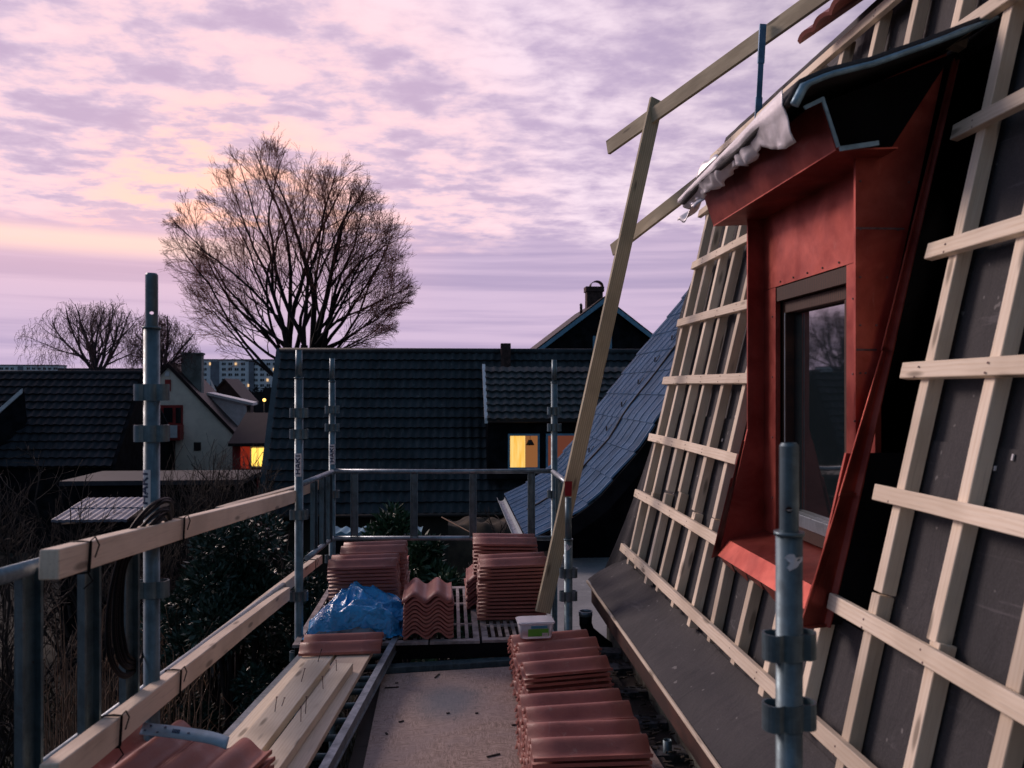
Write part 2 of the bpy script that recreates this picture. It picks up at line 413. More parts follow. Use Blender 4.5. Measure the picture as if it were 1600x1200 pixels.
def tag(o, label=None, cat=None, group=None, kind=None):
    if label: o['label'] = label
    if cat: o['category'] = cat
    if group: o['group'] = group
    if kind: o['kind'] = kind
    return o
ORG = {}
def empty(name, loc, label, cat, group=None, kind=None):
    o = bpy.data.objects.new(name, None); col.objects.link(o); o.empty_display_size = .2
    loc = Vector(loc); o.location = loc+Vector((0, 0, H)); ORG[o] = loc
    return tag(o, label, cat, group, kind)
def build(mb, name, mat, parent=None, label=None, cat=None, group=None, kind=None, origin=None, bevel=0):
    if parent is not None: org = ORG[parent]
    elif origin is not None: org = Vector(origin)
    else:
        xs = [v.x for v in mb.v]; ys = [v.y for v in mb.v]; zs = [v.z for v in mb.v]
        org = Vector(((min(xs)+max(xs))/2, (min(ys)+max(ys))/2, min(zs)))
    me = bpy.data.meshes.new(name); me.from_pydata([tuple(v-org) for v in mb.v], [], mb.f)
    me.polygons.foreach_set('use_smooth', mb.sm); me.update()
    if mb.v and len(mb.f) < 20000:
        b = bmesh.new(); b.from_mesh(me); bmesh.ops.recalc_face_normals(b, faces=b.faces[:]); b.to_mesh(me); b.free()
    for mm in (mat if isinstance(mat, (list, tuple)) else [mat]): me.materials.append(mm)
    o = bpy.data.objects.new(name, me); col.objects.link(o); ORG[o] = org
    if parent is not None: o.parent = parent
    else: o.location = org+Vector((0, 0, H))
    if bevel:
        md = o.modifiers.new('edge', 'BEVEL'); md.width = bevel; md.segments = 2; md.limit_method = 'ANGLE'
    return tag(o, label, cat, group, kind)
# a board in its own axes (x = length), so that the grain runs along it
def board(name, a, b, wd, ht, mat, parent=None, up=(0, 0, 1), bev=.002, bend=0, label=None, cat=None, group=None, jag=0):
    a, b, up = Vector(a), Vector(b), Vector(up)
    L = (b-a).length; x = (b-a).normalized(); y = up.cross(x).normalized(); z = x.cross(y)
    n = max(2, int(L/.25)); vs = []; ph = R.random()*6
    for i in range(n+1):
        t = i/n; o = Vector((0, bend*sin(t*pi+ph*.2), bend*.6*sin(t*pi*1.7+ph)))
        for (p, q) in ((-1, -1), (1, -1), (1, 1), (-1, 1)):
            vs.append(Vector((t*L, p*wd/2, q*ht/2))+o+Vector((0, R.uniform(-jag, jag), R.uniform(-jag, jag))))
    fs = [(3, 2, 1, 0), tuple(4*n+k for k in range(4))]
    for i in range(n):
        for k in range(4): fs.append((4*i+k, 4*i+(k+1) % 4, 4*i+4+(k+1) % 4, 4*i+4+k))
    me = bpy.data.meshes.new(name); me.from_pydata([tuple(v) for v in vs], [], fs); me.materials.append(mat)
    bm = bmesh.new(); bm.from_mesh(me); bmesh.ops.recalc_face_normals(bm, faces=bm.faces[:]); bm.to_mesh(me); bm.free()
    o = bpy.data.objects.new(name, me); col.objects.link(o)
    M = Matrix((x, y, z)).transposed().to_4x4()
    if parent is not None:
        o.parent = parent; M.translation = a-ORG[parent]
        o.matrix_local = M
    else:
        M.translation = a+Vector((0, 0, H)); o.matrix_world = M
    ORG[o] = a
    if bev:
        md = o.modifiers.new('edge', 'BEVEL'); md.width = bev; md.segments = 1; md.limit_method = 'ANGLE'
    return tag(o, label, cat, group)
def subparent(child, parent):                       # re-parent without moving it; the parent mesh sits at its own thing's frame
    child.parent = parent
    return child
def cyl_ring(c, r, h, n=20):
    return MB().tube([c-Vector((0, 0, h/2)), c+Vector((0, 0, h/2))], r, n)

# ================================================================== SETTING
g = MB().add([(-1500, -300, GZ), (1500, -300, GZ), (1500, 2500, GZ), (-1500, 2500, GZ)], [(0, 1, 2, 3)])
build(g, 'ground', soil, kind='structure', origin=(0, 0, GZ))

# ================================================================== THE HOUSE UNDER RENOVATION
def RX(z, off=0.0): return 1.31+.235*z+off           # face of the horizontal battens
UPR = Vector((.235, 0, 1)).normalized()              # up the steep slope
OUT = Vector((-1, 0, .235)).normalized()             # out of the slope
def RP(Y, z, off=0.0): return Vector((RX(z, off), Y, z))
YF = 5.10                                            # far end of the roof
def YD(d, X): return (d-X*ST)/CT
house = empty('renovated_house', (2.5, 2.5, GZ), 'house with a steep felted roof under pine battens and a red metal dormer', 'house')
mo = .072                                            # membrane sits this far behind the batten face
def felt_piece(y0, y1, z0, z1, off=mo, name='roof_felt', ny=20, nz=8):
    mb = MB()
    def fn(u, v):
        Y = y0+(y1-y0)*u; z = z0+(z1-z0)*v
        return RP(Y, z, off+.004*noise.noise(Vector((Y*2.3, z*2.1, off*9)))+.003*noise.noise(Vector((Y*9, z*3, 2))))
    mb.grid(fn, ny, nz)
    return build(mb, name, felt, house)
for i, (z0, z1) in enumerate(((-1.11, -.145), (-.16, .70), (.685, 1.64))):
    o = mo+.006*(i+1)
    felt_piece(-2.0, 2.2, z0, z1, o, ny=60)
    felt_piece(3.40, YF, z0, z1, o+.001, ny=30)
felt_piece(2.2, 3.40, -1.11, -.72, mo+.0065)
felt_piece(2.2, 3.40, 1.06, 1.64, mo+.018)
# unlined gap beside the near cheek, black sheets stand in for the unlit room behind
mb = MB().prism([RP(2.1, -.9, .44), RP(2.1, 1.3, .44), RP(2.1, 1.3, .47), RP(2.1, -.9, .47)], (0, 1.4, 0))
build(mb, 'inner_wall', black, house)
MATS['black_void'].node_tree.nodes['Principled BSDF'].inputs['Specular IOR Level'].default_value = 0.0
mb = MB().add([RP(2.2, -.72, mo+.01), RP(2.2, 1.06, mo+.01), RP(2.2, 1.06, .45), RP(2.2, -.72, .45)], [(0, 1, 2, 3)])
mb.add([RP(3.4, -.72, mo+.01), RP(3.4, 1.06, mo+.01), RP(3.4, 1.06, .45), RP(3.4, -.72, .45)], [(0, 1, 2, 3)])
mb.add([RP(2.2, -.725, mo+.01), RP(3.4, -.725, mo+.01), RP(3.4, -.725, .45), RP(2.2, -.725, .45)], [(0, 1, 2, 3)])
mb.add([RP(2.2, 1.062, mo+.01), RP(3.4, 1.062, mo+.01), RP(3.4, 1.062, .45), RP(2.2, 1.062, .45)], [(0, 1, 2, 3)])
build(mb, 'dark_gap_sheets', blackwood, house)  # black surfaces added to keep the gap dark
# flared foot of the roof
prof = [(RX(-1.10)+mo, -1.10), (1.085, -1.135), (1.02, -1.175), (.955, -1.215), (.895, -1.252)]
mb = MB()
def fn(u, v):
    Y = -2.0+(YF+.12+2.0)*u; k = v*(len(prof)-1); i = min(int(k), len(prof)-2); f = k-i
    x = prof[i][0]*(1-f)+prof[i+1][0]*f; z = prof[i][1]*(1-f)+prof[i+1][1]*f
    return Vector((x+.006*noise.noise(Vector((Y*3, v*2, 1))), Y, z+.009*noise.noise(Vector((Y*2.2, v*2.5, 5)))))
mb.grid(fn, 120, 8)
build(mb, 'flared_foot_felt', felt, house)
board('eave_edge', (.885, -2.0, -1.264), (.89, YF+.1, -1.262), .012, .016, pine, house)
board('eave_fascia', (.925, -2.0, -1.335), (.925, YF+.08, -1.335), .022, .12, wood('red_brown_fascia', (.11, .045, .035), (.06, .03, .028)), house)
# loose felt flap past the far end
mb = MB()
def fn(u, v):
    z = -.25-.98*v; Y = YF+ (.02+.20*v*(1-.35*v))*u
    return Vector((RX(z, mo+.012)-.10*u*v*v-.01*sin(u*7)*v, Y, z))
mb.grid(fn, 10, 16)
build(mb, 'loose_felt_flap', felt, house)
mb = MB()
def fn(u, v):
    z = -.1+1.7*v; Y = YF+.05*u*(1+.6*sin(v*9))
    return Vector((RX(z, mo+.02)+.02*sin(v*13)*u, Y, z))
mb.grid(fn, 4, 24)
build(mb, 'loose_felt_edge', felt, house)
# walls
mb = MB().box(1.0, 1.06, -2.0, YF, GZ, -1.30)
build(mb, 'outer_wall', plasterm, house)
mb = MB().prism([(1.06, YF-.05, GZ), (5.5, YF-.05, GZ), (5.5, YF-.05, 1.6), (RX(1.6, mo+.06), YF-.05, 1.6), (RX(-1.1, mo+.06), YF-.05, -1.1)], (0, .04, 0))
build(mb, 'gable_wall', blackwood, house)
mb = MB().box(.90, 1.0, -2.0, YF, -1.292, -1.28)
build(mb, 'soffit', blackwood, house)
# upper roof
US = Vector((1, 0, .80)).normalized()
mb = MB(); a = Vector((RX(1.6, mo+.02), -2, 1.62))
mb.prism([a, a+US*3.5, a+US*3.5+Vector((0, YF+2, 0)), a+Vector((0, YF+2, 0))], (0, 0, -.05))
build(mb, 'upper_roof_felt', felt, house)
# red tiles laid on the upper roof, their eave seen from below
mb = MB()
for rowi in range(6):
    n = 60; e0 = Vector((1.575, 0, 1.485))+US*(.33*rowi)+Vector((-.8*.012, 0, .012)).normalized()*.045
    e1 = e0+US*.36
    y1 = YD(3.55, 1.6)
    def fn(u, v, e0=e0, e1=e1):
        Y = -1.5+(y1+1.5)*u; hgt = .02*abs(sin(Y*pi/.15))**.8
        p = e0+(e1-e0)*v; nrm = Vector((-US.z, 0, US.x))
        return Vector((p.x, Y, p.z))+nrm*(hgt+.022*(1-v))
    mb.grid(fn, 240, 1)
    def fn2(u, v, e0=e0):
        Y = -1.5+(y1+1.5)*u; hgt = .02*abs(sin(Y*pi/.15))**.8
        nrm = Vector((-US.z, 0, US.x))
        return Vector((e0.x, Y, e0.z))+nrm*(hgt+.022-.018*v)+US*(.0)
    mb.grid(fn2, 240, 1)
    def fn3(u, v, e0=e0, e1=e1):
        Y = -1.5+(y1+1.5)*u; hgt = .02*abs(sin(Y*pi/.15))**.8
        p = e0+(e1-e0)*v; nrm = Vector((-US.z, 0, US.x))
        return Vector((p.x, Y, p.z))+nrm*(hgt+.022*(1-v)-.018)
    mb.grid(fn3, 240, 1)
build(mb, 'laid_red_tiles', tile, house)

# counter battens up the slope
cdep = [4.96, 4.75, 4.5, 4.25, 3.96, 3.68, 3.41, 3.12, 2.84, 2.55, 2.27, 1.98, 1.70, 1.42, 1.14, .86, .58]
def cb(Y, z0, z1):
    t = .044; o = .026+t/2
    dz0 = R.uniform(-.012, .012); dy = R.uniform(-.012, .012)
    board('counter_batten', RP(Y+dy, z0+dz0, o), RP(Y+R.uniform(-.012, .012), z1, o), .042, t, pine, house, up=OUT, jag=.0012)
for i, d in enumerate(cdep):
    Y = YD(d, 1.29)
    zj = -.60+R.uniform(-.06, .06)
    if 2.38 < d < 3.5:
        cb(Y, -1.08, -.735); cb(Y, 1.10, 1.492)
    else:
        cb(Y, -1.08, zj); cb(Y+R.uniform(-.012, .012), zj+.004, 1.492)
# horizontal battens
rows = [-1.012, -.66, -.305, .05, .405, .762, 1.118, 1.474]
def hb(z, y0, y1, bd=.004):
    t = .026
    board('batten', RP(y0, z+R.uniform(-.004, .004), t/2), RP(y1, z+R.uniform(-.004, .004), t/2), .048, t, pine, house, up=OUT, bend=bd, jag=.001)
YN = YD(2.376, 1.31)
for k, z in enumerate(rows):
    if k == 0: hb(z, YF-.06, 2.39); hb(z, 2.385, .35); hb(z, .345, -1.9)
    elif k < 6:
        far_end = 3.40 if k < 3 else 3.37
        hb(z, YF-.10-.03*k+.02, far_end)
        hb(z, YN+(.12 if k == 1 else 0)+R.uniform(-.02, .02), .60); hb(z, .595, -1.9)
    elif k == 6: hb(z, YF-.1, 3.75); hb(z, 3.2, 1.5); hb(z, 1.49, -1.9)
    else: hb(z, YF-.05, 2.6); hb(z, 2.59, -1.9)
# fix: near battens must be continuous between their joints
for k in range(1, 6): hb(rows[k]+.0005, 1.1, .3) if False else None
mb = MB()
for z_ in rows:
    for d_ in cdep:
        Y_ = YD(d_, 1.29)
        if 2.3 < d_ < 3.5 and -.9 < z_ < 1.2: continue
        for q in (-.013, .012):
            p = RP(Y_+R.uniform(-.012, .012), z_+q+R.uniform(-.004, .004), .0)+OUT*.0005; mb.tube([p, p+OUT*.0012], .0032, 6)
build(mb, 'nail_heads', rusty, house, kind='stuff')
# staples and tears in the felt
mb = MB()
for _ in range(46):
    zz = R.choice([-.16, -.16, .67, -.62, -.28])+R.uniform(-.05, .05); Y = R.uniform(.3, 5.0)
    if 2.1 < Y < 3.5 and zz > -.75: continue
    p = RP(Y, zz, mo+.001); mb.obox(p, (.002, 0, 0), (0, .0025, 0), UPR*R.uniform(.004, .008))
build(mb, 'felt_staples', whitem, house)

# ------------------------------------------------------------------ dormer
yn, yf = YD(2.5, 1.26), YD(3.42, 1.26)
XP = 1.33                                            # front panel
dorm_mb = MB()
yw0, yw1 = YD(2.70, XP), YD(3.29, XP)                # window opening
dorm_mb.box(XP, XP+.02, yn+.012, yf-.012, .42, .745)
dorm_mb.box(XP, XP+.02, yn+.012, yw0, -.60, .418)
dorm_mb.box(XP, XP+.02, yw1, yf-.012, -.60, .418)
dorm = build(dorm_mb, 'dormer', redm, house)
def sub(mb, name, mat, bevel=0, label=None):
    org = ORG[house]
    o = build(mb, name, mat, dorm, bevel=bevel, label=label)
    return o
ORG[dorm] = ORG[house]
# near cheek
mb = MB().prism([(1.26, yn, .93), (1.26, yn, -.215), (RX(-.215)+.01, yn, -.215), (RX(1.06), yn, 1.06)], (0, .012, 0))
sub(mb, 'cheek', redm)
# far cheek projects past the front panel and runs down to the sill
mb = MB().prism([(1.26, yf, .93), (1.26, yf, -.17), (RX(-.70)-.012, yf, -.715), (RX(-.70)+.3, yf, -.715), (RX(1.06), yf, 1.06)], (0, -.012, 0))
sub(mb, 'cheek', redm)
# near reveal below the cheek
mb = MB().prism([(RX(-.215)-.03, yn, -.20), (RX(-.72)-.035, yn, -.72), (RX(-.72)+.03, yn, -.72), (RX(-.215)+.03, yn, -.20)], (0, .010, 0))
sub(mb, 'lower_cheek', redm)
# stepped flashing strips along the near side
for (za, zb, o1, o2) in ((1.03, .12, .012, -.012), (.16, -.33, -.004, -.042), (-.28, -.735, -.034, -.072)):
    mb = MB()
    rz_ = .018
    mb.prism([RP(yn-.034, za, o1), RP(yn-.038, zb, o2), RP(yn-.014, zb, rz_), RP(yn-.010, za, rz_+.004)], (-.002, .005, 0))
    mb.prism([RP(yn-.010, za, rz_+.001), RP(yn-.014, zb, rz_-.003), RP(yn-.030, zb, rz_+.010), RP(yn-.026, za, rz_+.014)], (-.004, 0, 0))
    mb.prism([RP(yn-.034, za, o1), RP(yn-.038, zb, o2), RP(yn+.012, zb, o2+.022), RP(yn+.012, za, o1+.022)], (-.003, 0, 0))
    mb.prism([RP(yn-.040, zb+.010, o2-.002), RP(yn-.040, zb, o2-.005), RP(yn-.018, zb, rz_), RP(yn-.018, zb+.010, rz_)], (-.002, -.005, 0))
    sub(mb, 'flashing_strip', redm)
mb = MB().prism([RP(yn+.001, -.20, .031), RP(yn+.001, -.735, .031), (1.46, yn+.001, -.735), (1.46, yn+.001, -.20)], (0, .007, 0))
build(mb, 'dark_gap_side', blackwood, house)  # black sheet over the sill side, painted as dark as the unlit gap
# far flashing flange
for (za, zb, o1) in ((-.22, -.42, .0), (-.38, -.72, -.012)):
    mb = MB().prism([RP(yf, za, o1-.015), RP(yf, zb, o1-.02), RP(yf+.055, zb, o1+.03), RP(yf+.055, za, o1+.03)], (-.004, 0, 0))
    sub(mb, 'flashing_strip', redm)
# sill: inner slope, folded lip and torn flap teeth
mb = MB()
ys0, ys1 = yn+.01, yf-.012
mb.prism([(1.40, ys0, -.585), (1.175, ys0, -.64), (1.175, ys0, -.646), (1.40, ys0, -.591)], (0, ys1-ys0, 0))
mb.prism([(1.1745, ys0, -.6405), (1.128, ys0, -.705), (1.134, ys0, -.708), (1.180, ys0, -.6455)], (0, ys1-ys0, 0))
sub(mb, 'window_sill', redm)
mb = MB()
for k in range(6):
    a = ys1-.02-k*.15; b = a-.13; l = R.uniform(.03, .075)
    z0 = -.709
    mb.prism([(1.134, a, z0), (1.134, b, z0), (1.134+.02+R.uniform(0, .01), b+.03, z0-l), (1.134+.01, a-.005, z0-.02)], (.003, 0, .001))
sub(mb, 'torn_apron', redm)
# window: jamb board, frame, sash, glass
mb = MB()
XG = 1.395
mb.box(XP+.004, XG+.03, yw0-.02, yw1+.02, .36, .416)
mb.box(XP+.03, XG+.03, yw0-.02, yw0+.03, -.585, .36)
mb.box(XP+.03, XG+.03, yw1-.012, yw1+.02, -.585, .36)
mb.box(XP+.03, XG+.03, yw0+.03, yw1-.012, -.585, -.54)
sub(mb, 'window_frame', brownw)
mb = MB()
mb.box(XG-.035, XG+.02, yw0+.032, yw1-.014, .31, .357)
mb.box(XG-.035, XG+.02, yw0+.032, yw0+.075, -.53, .31)
mb.box(XG-.035, XG+.02, yw1-.030, yw1-.014, -.53, .31)
sub(mb, 'window_sash', brownw, bevel=.003)
mb = MB().box(XG-.038, XG+.02, yw0+.032, yw1-.014, -.538, -.49)
mb.box(XG-.042, XG-.0385, yw1-.036, yw1-.031, -.49, .31)
sub(mb, 'sash_rail', steel2, bevel=.002)
mb = MB().add([(XG, yw0+.06, -.50), (XG, yw1-.02, -.50), (XG, yw1-.02, .32), (XG, yw0+.06, .32)], [(0, 1, 2, 3)])
sub(mb, 'window_pane', glass)
mb = MB()                                             # screw heads along the panel
for i in range(5):
    y = yw0+.05+i*(yw1-yw0-.1)/4
    p = Vector((XP-.001, y, .435)); mb.tube([p, p-Vector((.002, 0, 0))], .004, 8)
sub(mb, 'panel_screws', darkw)
mb = MB()
for z_ in (.12, .50):
    mb.box(1.262, RX(z_)-.01, yn-.0025, yn-.0005, z_, z_+.006)
for z_ in (-.1, .05, .2, .35, .5, .65):
    for x_ in (1.275, RX(z_)-.03): mb.tube([(x_, yn, z_), (x_, yn-.003, z_)], .0035, 8)
for y_ in (yw0-.045, yw1+.03):
    for z_ in (-.45, -.2, .05, .3): mb.tube([(XP, y_, z_), (XP-.003, y_, z_)], .0035, 8)
sub(mb, 'rivets_and_seams', MATS['rusted_steel'])
# eaves box
ye0, ye1 = YD(2.40, 1.15), YD(3.52, 1.15)
mb = MB().prism([(1.15, ye0, .72), (1.10, ye0, .868), (1.112, ye0, .868), (1.162, ye0, .722)], (0, ye1-ye0, 0))
mb.prism([(1.15, ye0, .716), (1.345, ye0, .726), (1.345, ye0, .731), (1.15, ye0, .721)], (0, ye1-ye0, 0))
mb.prism([(1.165, ye1-.006, .722), (1.345, ye1-.006, .732), (1.345, ye1-.006, .95), (1.112, ye1-.006, .868)], (0, .005, 0))
sub(mb, 'eaves_fascia', redm)
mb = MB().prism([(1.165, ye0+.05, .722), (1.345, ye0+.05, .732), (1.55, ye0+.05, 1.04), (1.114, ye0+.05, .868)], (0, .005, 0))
sub(mb, 'dark_box_sheet', black)  # black sheet painted in for the shade inside the open eaves box
def strip(pts, wd, th, nm, m):                       # flat strips on the near end of the eaves box, facing back along the house
    b = MB()
    for p, q in zip(pts, pts[1:]):
        p = Vector(p); q = Vector(q); d = (q-p).normalized(); nn = Vector((d.z, 0, -d.x))*wd
        b.prism([p-d*.001, q+d*.001, q+nn, p+nn], (0, th, 0))
    return sub(b, nm, m)
yb = ye0-.008
strip([(1.045, yb, .842), (1.098, yb, .868)], .012, -.006, 'edge_trim', trimblue)
strip([(1.098, yb, .868), (1.148, yb, .722)], -.010, -.006, 'edge_trim', trimblue)
strip([(1.155, yb-.002, .724), (1.275, yb-.002, .744)], .014, -.006, 'edge_trim', trimblue)
# dormer roof: sagging sheet rising to the slope, with a rolled bluish edge
dr = [(1.005, .838), (1.03, .893), (1.10, .921), (1.23, .955), (1.42, 1.025), (1.60, 1.10), (1.66, 1.13)]
ry0, ry1 = YD(2.36, 1.05), YD(3.62, 1.08)
mb = MB()
def fn(u, v):
    k = v*(len(dr)-1); i = min(int(k), len(dr)-2); f = k-i
    x = dr[i][0]*(1-f)+dr[i+1][0]*f; z = dr[i][1]*(1-f)+dr[i+1][1]*f
    Y = ry0+(ry1-ry0)*u
    return Vector((x+.045*u*(1-v), Y-.03*sin(v*3)*(1-u), z+.006*sin(u*11)*(1-v)))
mb.grid(fn, 24, 18)
o = sub(mb, 'dormer_roof', felt); md = o.modifiers.new('thick', 'SOLIDIFY'); md.thickness = .02; md.offset = 1
pts = [fn(0, v/20)+Vector((0, -.006, -.004)) for v in range(0, 19)]
sub(MB().tube(pts, [.014]*4+[.009]*11+[.011, .008, .007, .005], 8), 'rolled_edge', trimblue)
# silver foil hanging over the fascia
mb = MB()
botz = [.135, .130, .115, .085, .050, .048, .072, .060, .040, .022, .024, .050, .044, .030, .034, .026, .012, .016, .020, .012]
def fn(u, v):
    p0 = Vector((.990+.045*u, ry0+.03+(ry1-ry0)*u, .893-.028*u))
    k = u*(len(botz)-1); i = min(int(k), len(botz)-2); f = k-i
    L = .035+(botz[i]*(1-f)+botz[i+1]*f)*.9
    vv = max(0, v-.35)/.65
    wv = (.030*noise.noise(Vector((u*9, v*1.2, 3)))+.022*(1-2.4*abs(noise.noise(Vector((u*17, v*2, 7))))))*vv
    wv *= .4 if u < .27 else 1
    return p0+Vector((.028*vv+wv-.006*(v < .35), .03*vv*noise.noise(Vector((u*7, 2, 2))), -L*v+.010*noise.noise(Vector((u*14, 1, 5)))*v))
mb.grid(fn, 120, 10)
o = sub(mb, 'foil_flap', foil); md = o.modifiers.new('thick', 'SOLIDIFY'); md.thickness = .0015
mb = MB()                                             # upturned tab and the curled tail at the far end
a = at(1092, 290, 3.72); b = at(1128, 262, 3.55)
def fn(u, v):
    p = a.lerp(b, u); return p+Vector((-.01*sin(v*3), .02*v, -.012+.105*v*(1-.35*(u-.45)**2*4)+.01*sin(u*9)*v))
mb.grid(fn, 10, 6)
a2 = at(1098, 296, 3.70); b2 = at(1070, 322, 3.80)
def fn(u, v):
    p = a2.lerp(b2, u); return p+Vector((.03*sin(v*5), .02*v, -.085*v+.02*sin(u*8)))
mb.grid(fn, 10, 8)
o = sub(mb, 'foil_tab', foil); md = o.modifiers.new('thick', 'SOLIDIFY'); md.thickness = .0015
# torn timber scraps and rafter ends under the eave
for i, d in enumerate((4.75, 4.45, 4.1, 3.75, 3.4, 3.0)):
    Y = YD(d, .9)
    board('rafter_end', (.74, Y, -1.56+R.uniform(-.01, .01)), (1.0, Y+R.uniform(-.03, .03), -1.56), .10, .035, simple('worn_grey_plank%d' % i, (.085, .09, .10), .9, 0, .5, 20, .4) if i == 0 else MATS['worn_grey_plank0'], house, jag=.004)

# ================================================================== SCAFFOLD
scaf = empty('scaffold', (0, 3.5, GZ), 'galvanised tube scaffold with guard rails and slatted steel decks beside the roof', 'scaffold')
def letters(mbk, cx, cy, r, ang, z0, z1, wd):
    # HAKI reading upwards on a tube; strokes given in a 0..1 x 0..1 cell
    H_ = {'H': [((.1, 0), (.1, 1)), ((.9, 0), (.9, 1)), ((.1, .5), (.9, .5))], 'A': [((0.05, 0), (.5, 1)), ((.5, 1), (.95, 0)), ((.25, .35), (.75, .35))],
          'K': [((.1, 0), (.1, 1)), ((.1, .45), (.9, 1)), ((.35, .62), (.9, 0))], 'I': [((.5, 0), (.5, 1))]}
    L = (z1-z0)
    def P(s, t, rr):                                   # s along the tube, t: letter height (0 foot .. 1 head), head to the left
        a = ang-(t-.5)*wd/r
        return Vector((cx+cos(a)*rr, cy+sin(a)*rr, s))
    cells = [('H', .10, .32), ('A', .35, .57), ('K', .60, .82), ('I', .84, .94)]
    for ch, a, b in cells:
        for (p, q) in H_[ch]:
            s0, s1 = z0+L*(a+(b-a)*p[0]), z0+L*(a+(b-a)*q[0]); t0, t1 = .18+.64*p[1], .18+.64*q[1]
            d = Vector((s1-s0, (t1-t0)*wd)); n = Vector((-d.y, d.x)).normalized()*wd*.085
            m = 3
            for k in range(m):
                f0, f1 = k/m, (k+1)/m; vs = []
                for f, sg in ((f0, -1), (f1, -1), (f1, 1), (f0, 1)):
                    vs.append(P(s0+(s1-s0)*f+n.x*sg, t0+(t1-t0)*f+n.y*sg/wd, r+.0012))
                mbk.add(vs, [(0, 1, 2, 3)])
def coupler_mb(c, r, h, ang=0, lobe=.026):
    mb = MB(); n = 48; c = Vector(c)
    for (ri, zz) in (): pass
    o = len(mb.v)
    for zz in (-h/2, h/2):
        for th in (.004, 0):
            for k in range(n):
                a = 2*pi*k/n; q = r+.003+lobe*max(0, cos(2*(a)))**.55
                if th: q -= .005
                mb.v.append(c+Vector((cos(a+ang)*q, sin(a+ang)*q, zz)))
    for k in range(n):
        j = (k+1) % n
        for f in ((n+k, n+j, 3*n+j, 3*n+k), (j, k, 2*n+k, 2*n+j), (k, j, n+j, n+k), (2*n+j, 2*n+k, 3*n+k, 3*n+j)):
            mb.f.append(tuple(o+i for i in f)); mb.sm.append(False)
    return mb
def standard(px, d, ytop, yring, couplers, r=.0242, mat=steel, sticker=None, hole=None, torn=False, rs=.019, rot=0, zbot=None):
    base = at(px, 608, d); x, y = base.x, base.y
    Z = lambda yy: (608-yy)/1250*d
    zr = Z(yring)
    mb = MB().tube([(x, y, GZ if zbot is None else zbot), (x, y, zr)], r, 24)
    mb.tube([(x, y, zr-.006), (x, y, zr+.001)], r+.0035, 24)
    s = build(mb, 'standard', mat, scaf); ORG[s] = ORG[scaf]
    zt = Z(ytop)
    if hole:
        # spigot with a real pin hole drilled along the line of sight
        me_o = MB().tube([(x, y, zr), (x, y, zt-.006), (x, y, zt)], [rs, rs, rs-.004], 32)
        sp_ = build(me_o, 'spigot', mat, s)
        zz = Z(hole); dv = Vector((x, y, 0)).normalized()
        cut = MB().tube([Vector((x, y, zz))-dv*.1, Vector((x, y, zz))+dv*.1], .0065, 16)
        co = build(cut, 'pin_cut', mat, s)
        bo = MB().tube([(x, y, zr-.02), (x, y, zt+.02)], rs-.004, 32); bo_ = build(bo, 'bore_cut', mat, s)
        for c_ in (co, bo_):
            mdf = sp_.modifiers.new('cut', 'BOOLEAN'); mdf.object = c_; mdf.operation = 'DIFFERENCE'; mdf.solver = 'EXACT'
        bpy.context.view_layer.update()
        dg = bpy.context.evaluated_depsgraph_get(); nm = bpy.data.meshes.new_from_object(sp_.evaluated_get(dg))
        sp_.modifiers.clear(); sp_.data = nm
        for c_ in (co, bo_): bpy.data.objects.remove(c_)
        for p in nm.polygons: p.use_smooth = False
    else:
        build(MB().pipe((x, y, zr), (x, y, zt), rs, rs-.004), 'spigot', mat, s)
    for yy in couplers:
        build(coupler_mb((x, y, Z(yy)), r, .052 if d < 3 else .055, ang=rot), 'coupler', mat, s, bevel=0)
    va = math.atan2(-y, -x)                            # direction from tube to camera
    if sticker:
        y0, y1, da = sticker; z0, z1 = Z(y1), Z(y0); wd = .042; a0 = va-da
        mb = MB()
        mb.grid(lambda u, v: Vector((x+cos(a0+(u-.5)*wd/r)*(r+.0006), y+sin(a0+(u-.5)*wd/r)*(r+.0006), z0+(z1-z0)*v)), 10, 1)
        st_ = build(mb, 'sticker', whitem, s)
        mb = MB(); letters(mb, x, y, r, a0, z0, z1, wd); build(mb, 'sticker_lettering', inkm, s)
    if torn:
        y0, y1, da = torn; z0, z1 = Z(y1), Z(y0); a0 = va-da; wd = .034
        mb = MB(); poly = []
        n = 16
        for k in range(n):
            t = 2*pi*k/n; q = .5*(1+.35*sin(3*t+1)+.2*sin(5*t))
            poly.append((x+cos(a0+cos(t)*q*wd/r*.9)*(r+.0015), y+sin(a0+cos(t)*q*wd/r*.9)*(r+.0015), (z0+z1)/2+sin(t)*q*(z1-z0)*.75))
        poly2 = [(x+cos(a0)*(r+.002), y+sin(a0)*(r+.002), (z0+z1)/2)]
        mb.add(poly+poly2, [(k, (k+1) % n, n) for k in range(n)])
        build(mb, 'torn_sticker', whitem, s)
    return s, Vector((x, y, 0))
s1, P1 = standard(237, 2.52, 427, 511, (613, 677, 920), sticker=(733, 792, 1.0), hole=489, rot=TH)
s2, P2 = standard(467, 4.62, 547, 590, (645, 678, 804, 931, 1025), sticker=(708, 744, .25), rot=TH)
s3, P3 = standard(519, 5.81, 560, 595, (640, 668, 772, 873), r=.0235, sticker=(694, 725, .1), rot=TH)
s4, P4 = standard(866, 5.81, 562, 597, (642, 668, 772), r=.0235, rot=TH)
s5, P5 = standard(888, 4.62, 777, 842, (895, 931), mat=steel, torn=(848, 860, .1), rot=TH)
s6, P6 = standard(1233, 1.59, 692, 831, (1008, 1117), r=.026, rs=.0185, hole=795, torn=(858, 888, -.35), rot=TH)
s7, P7 = standard(1043, 3.4, 1156, 1215, (1240,), rot=TH)
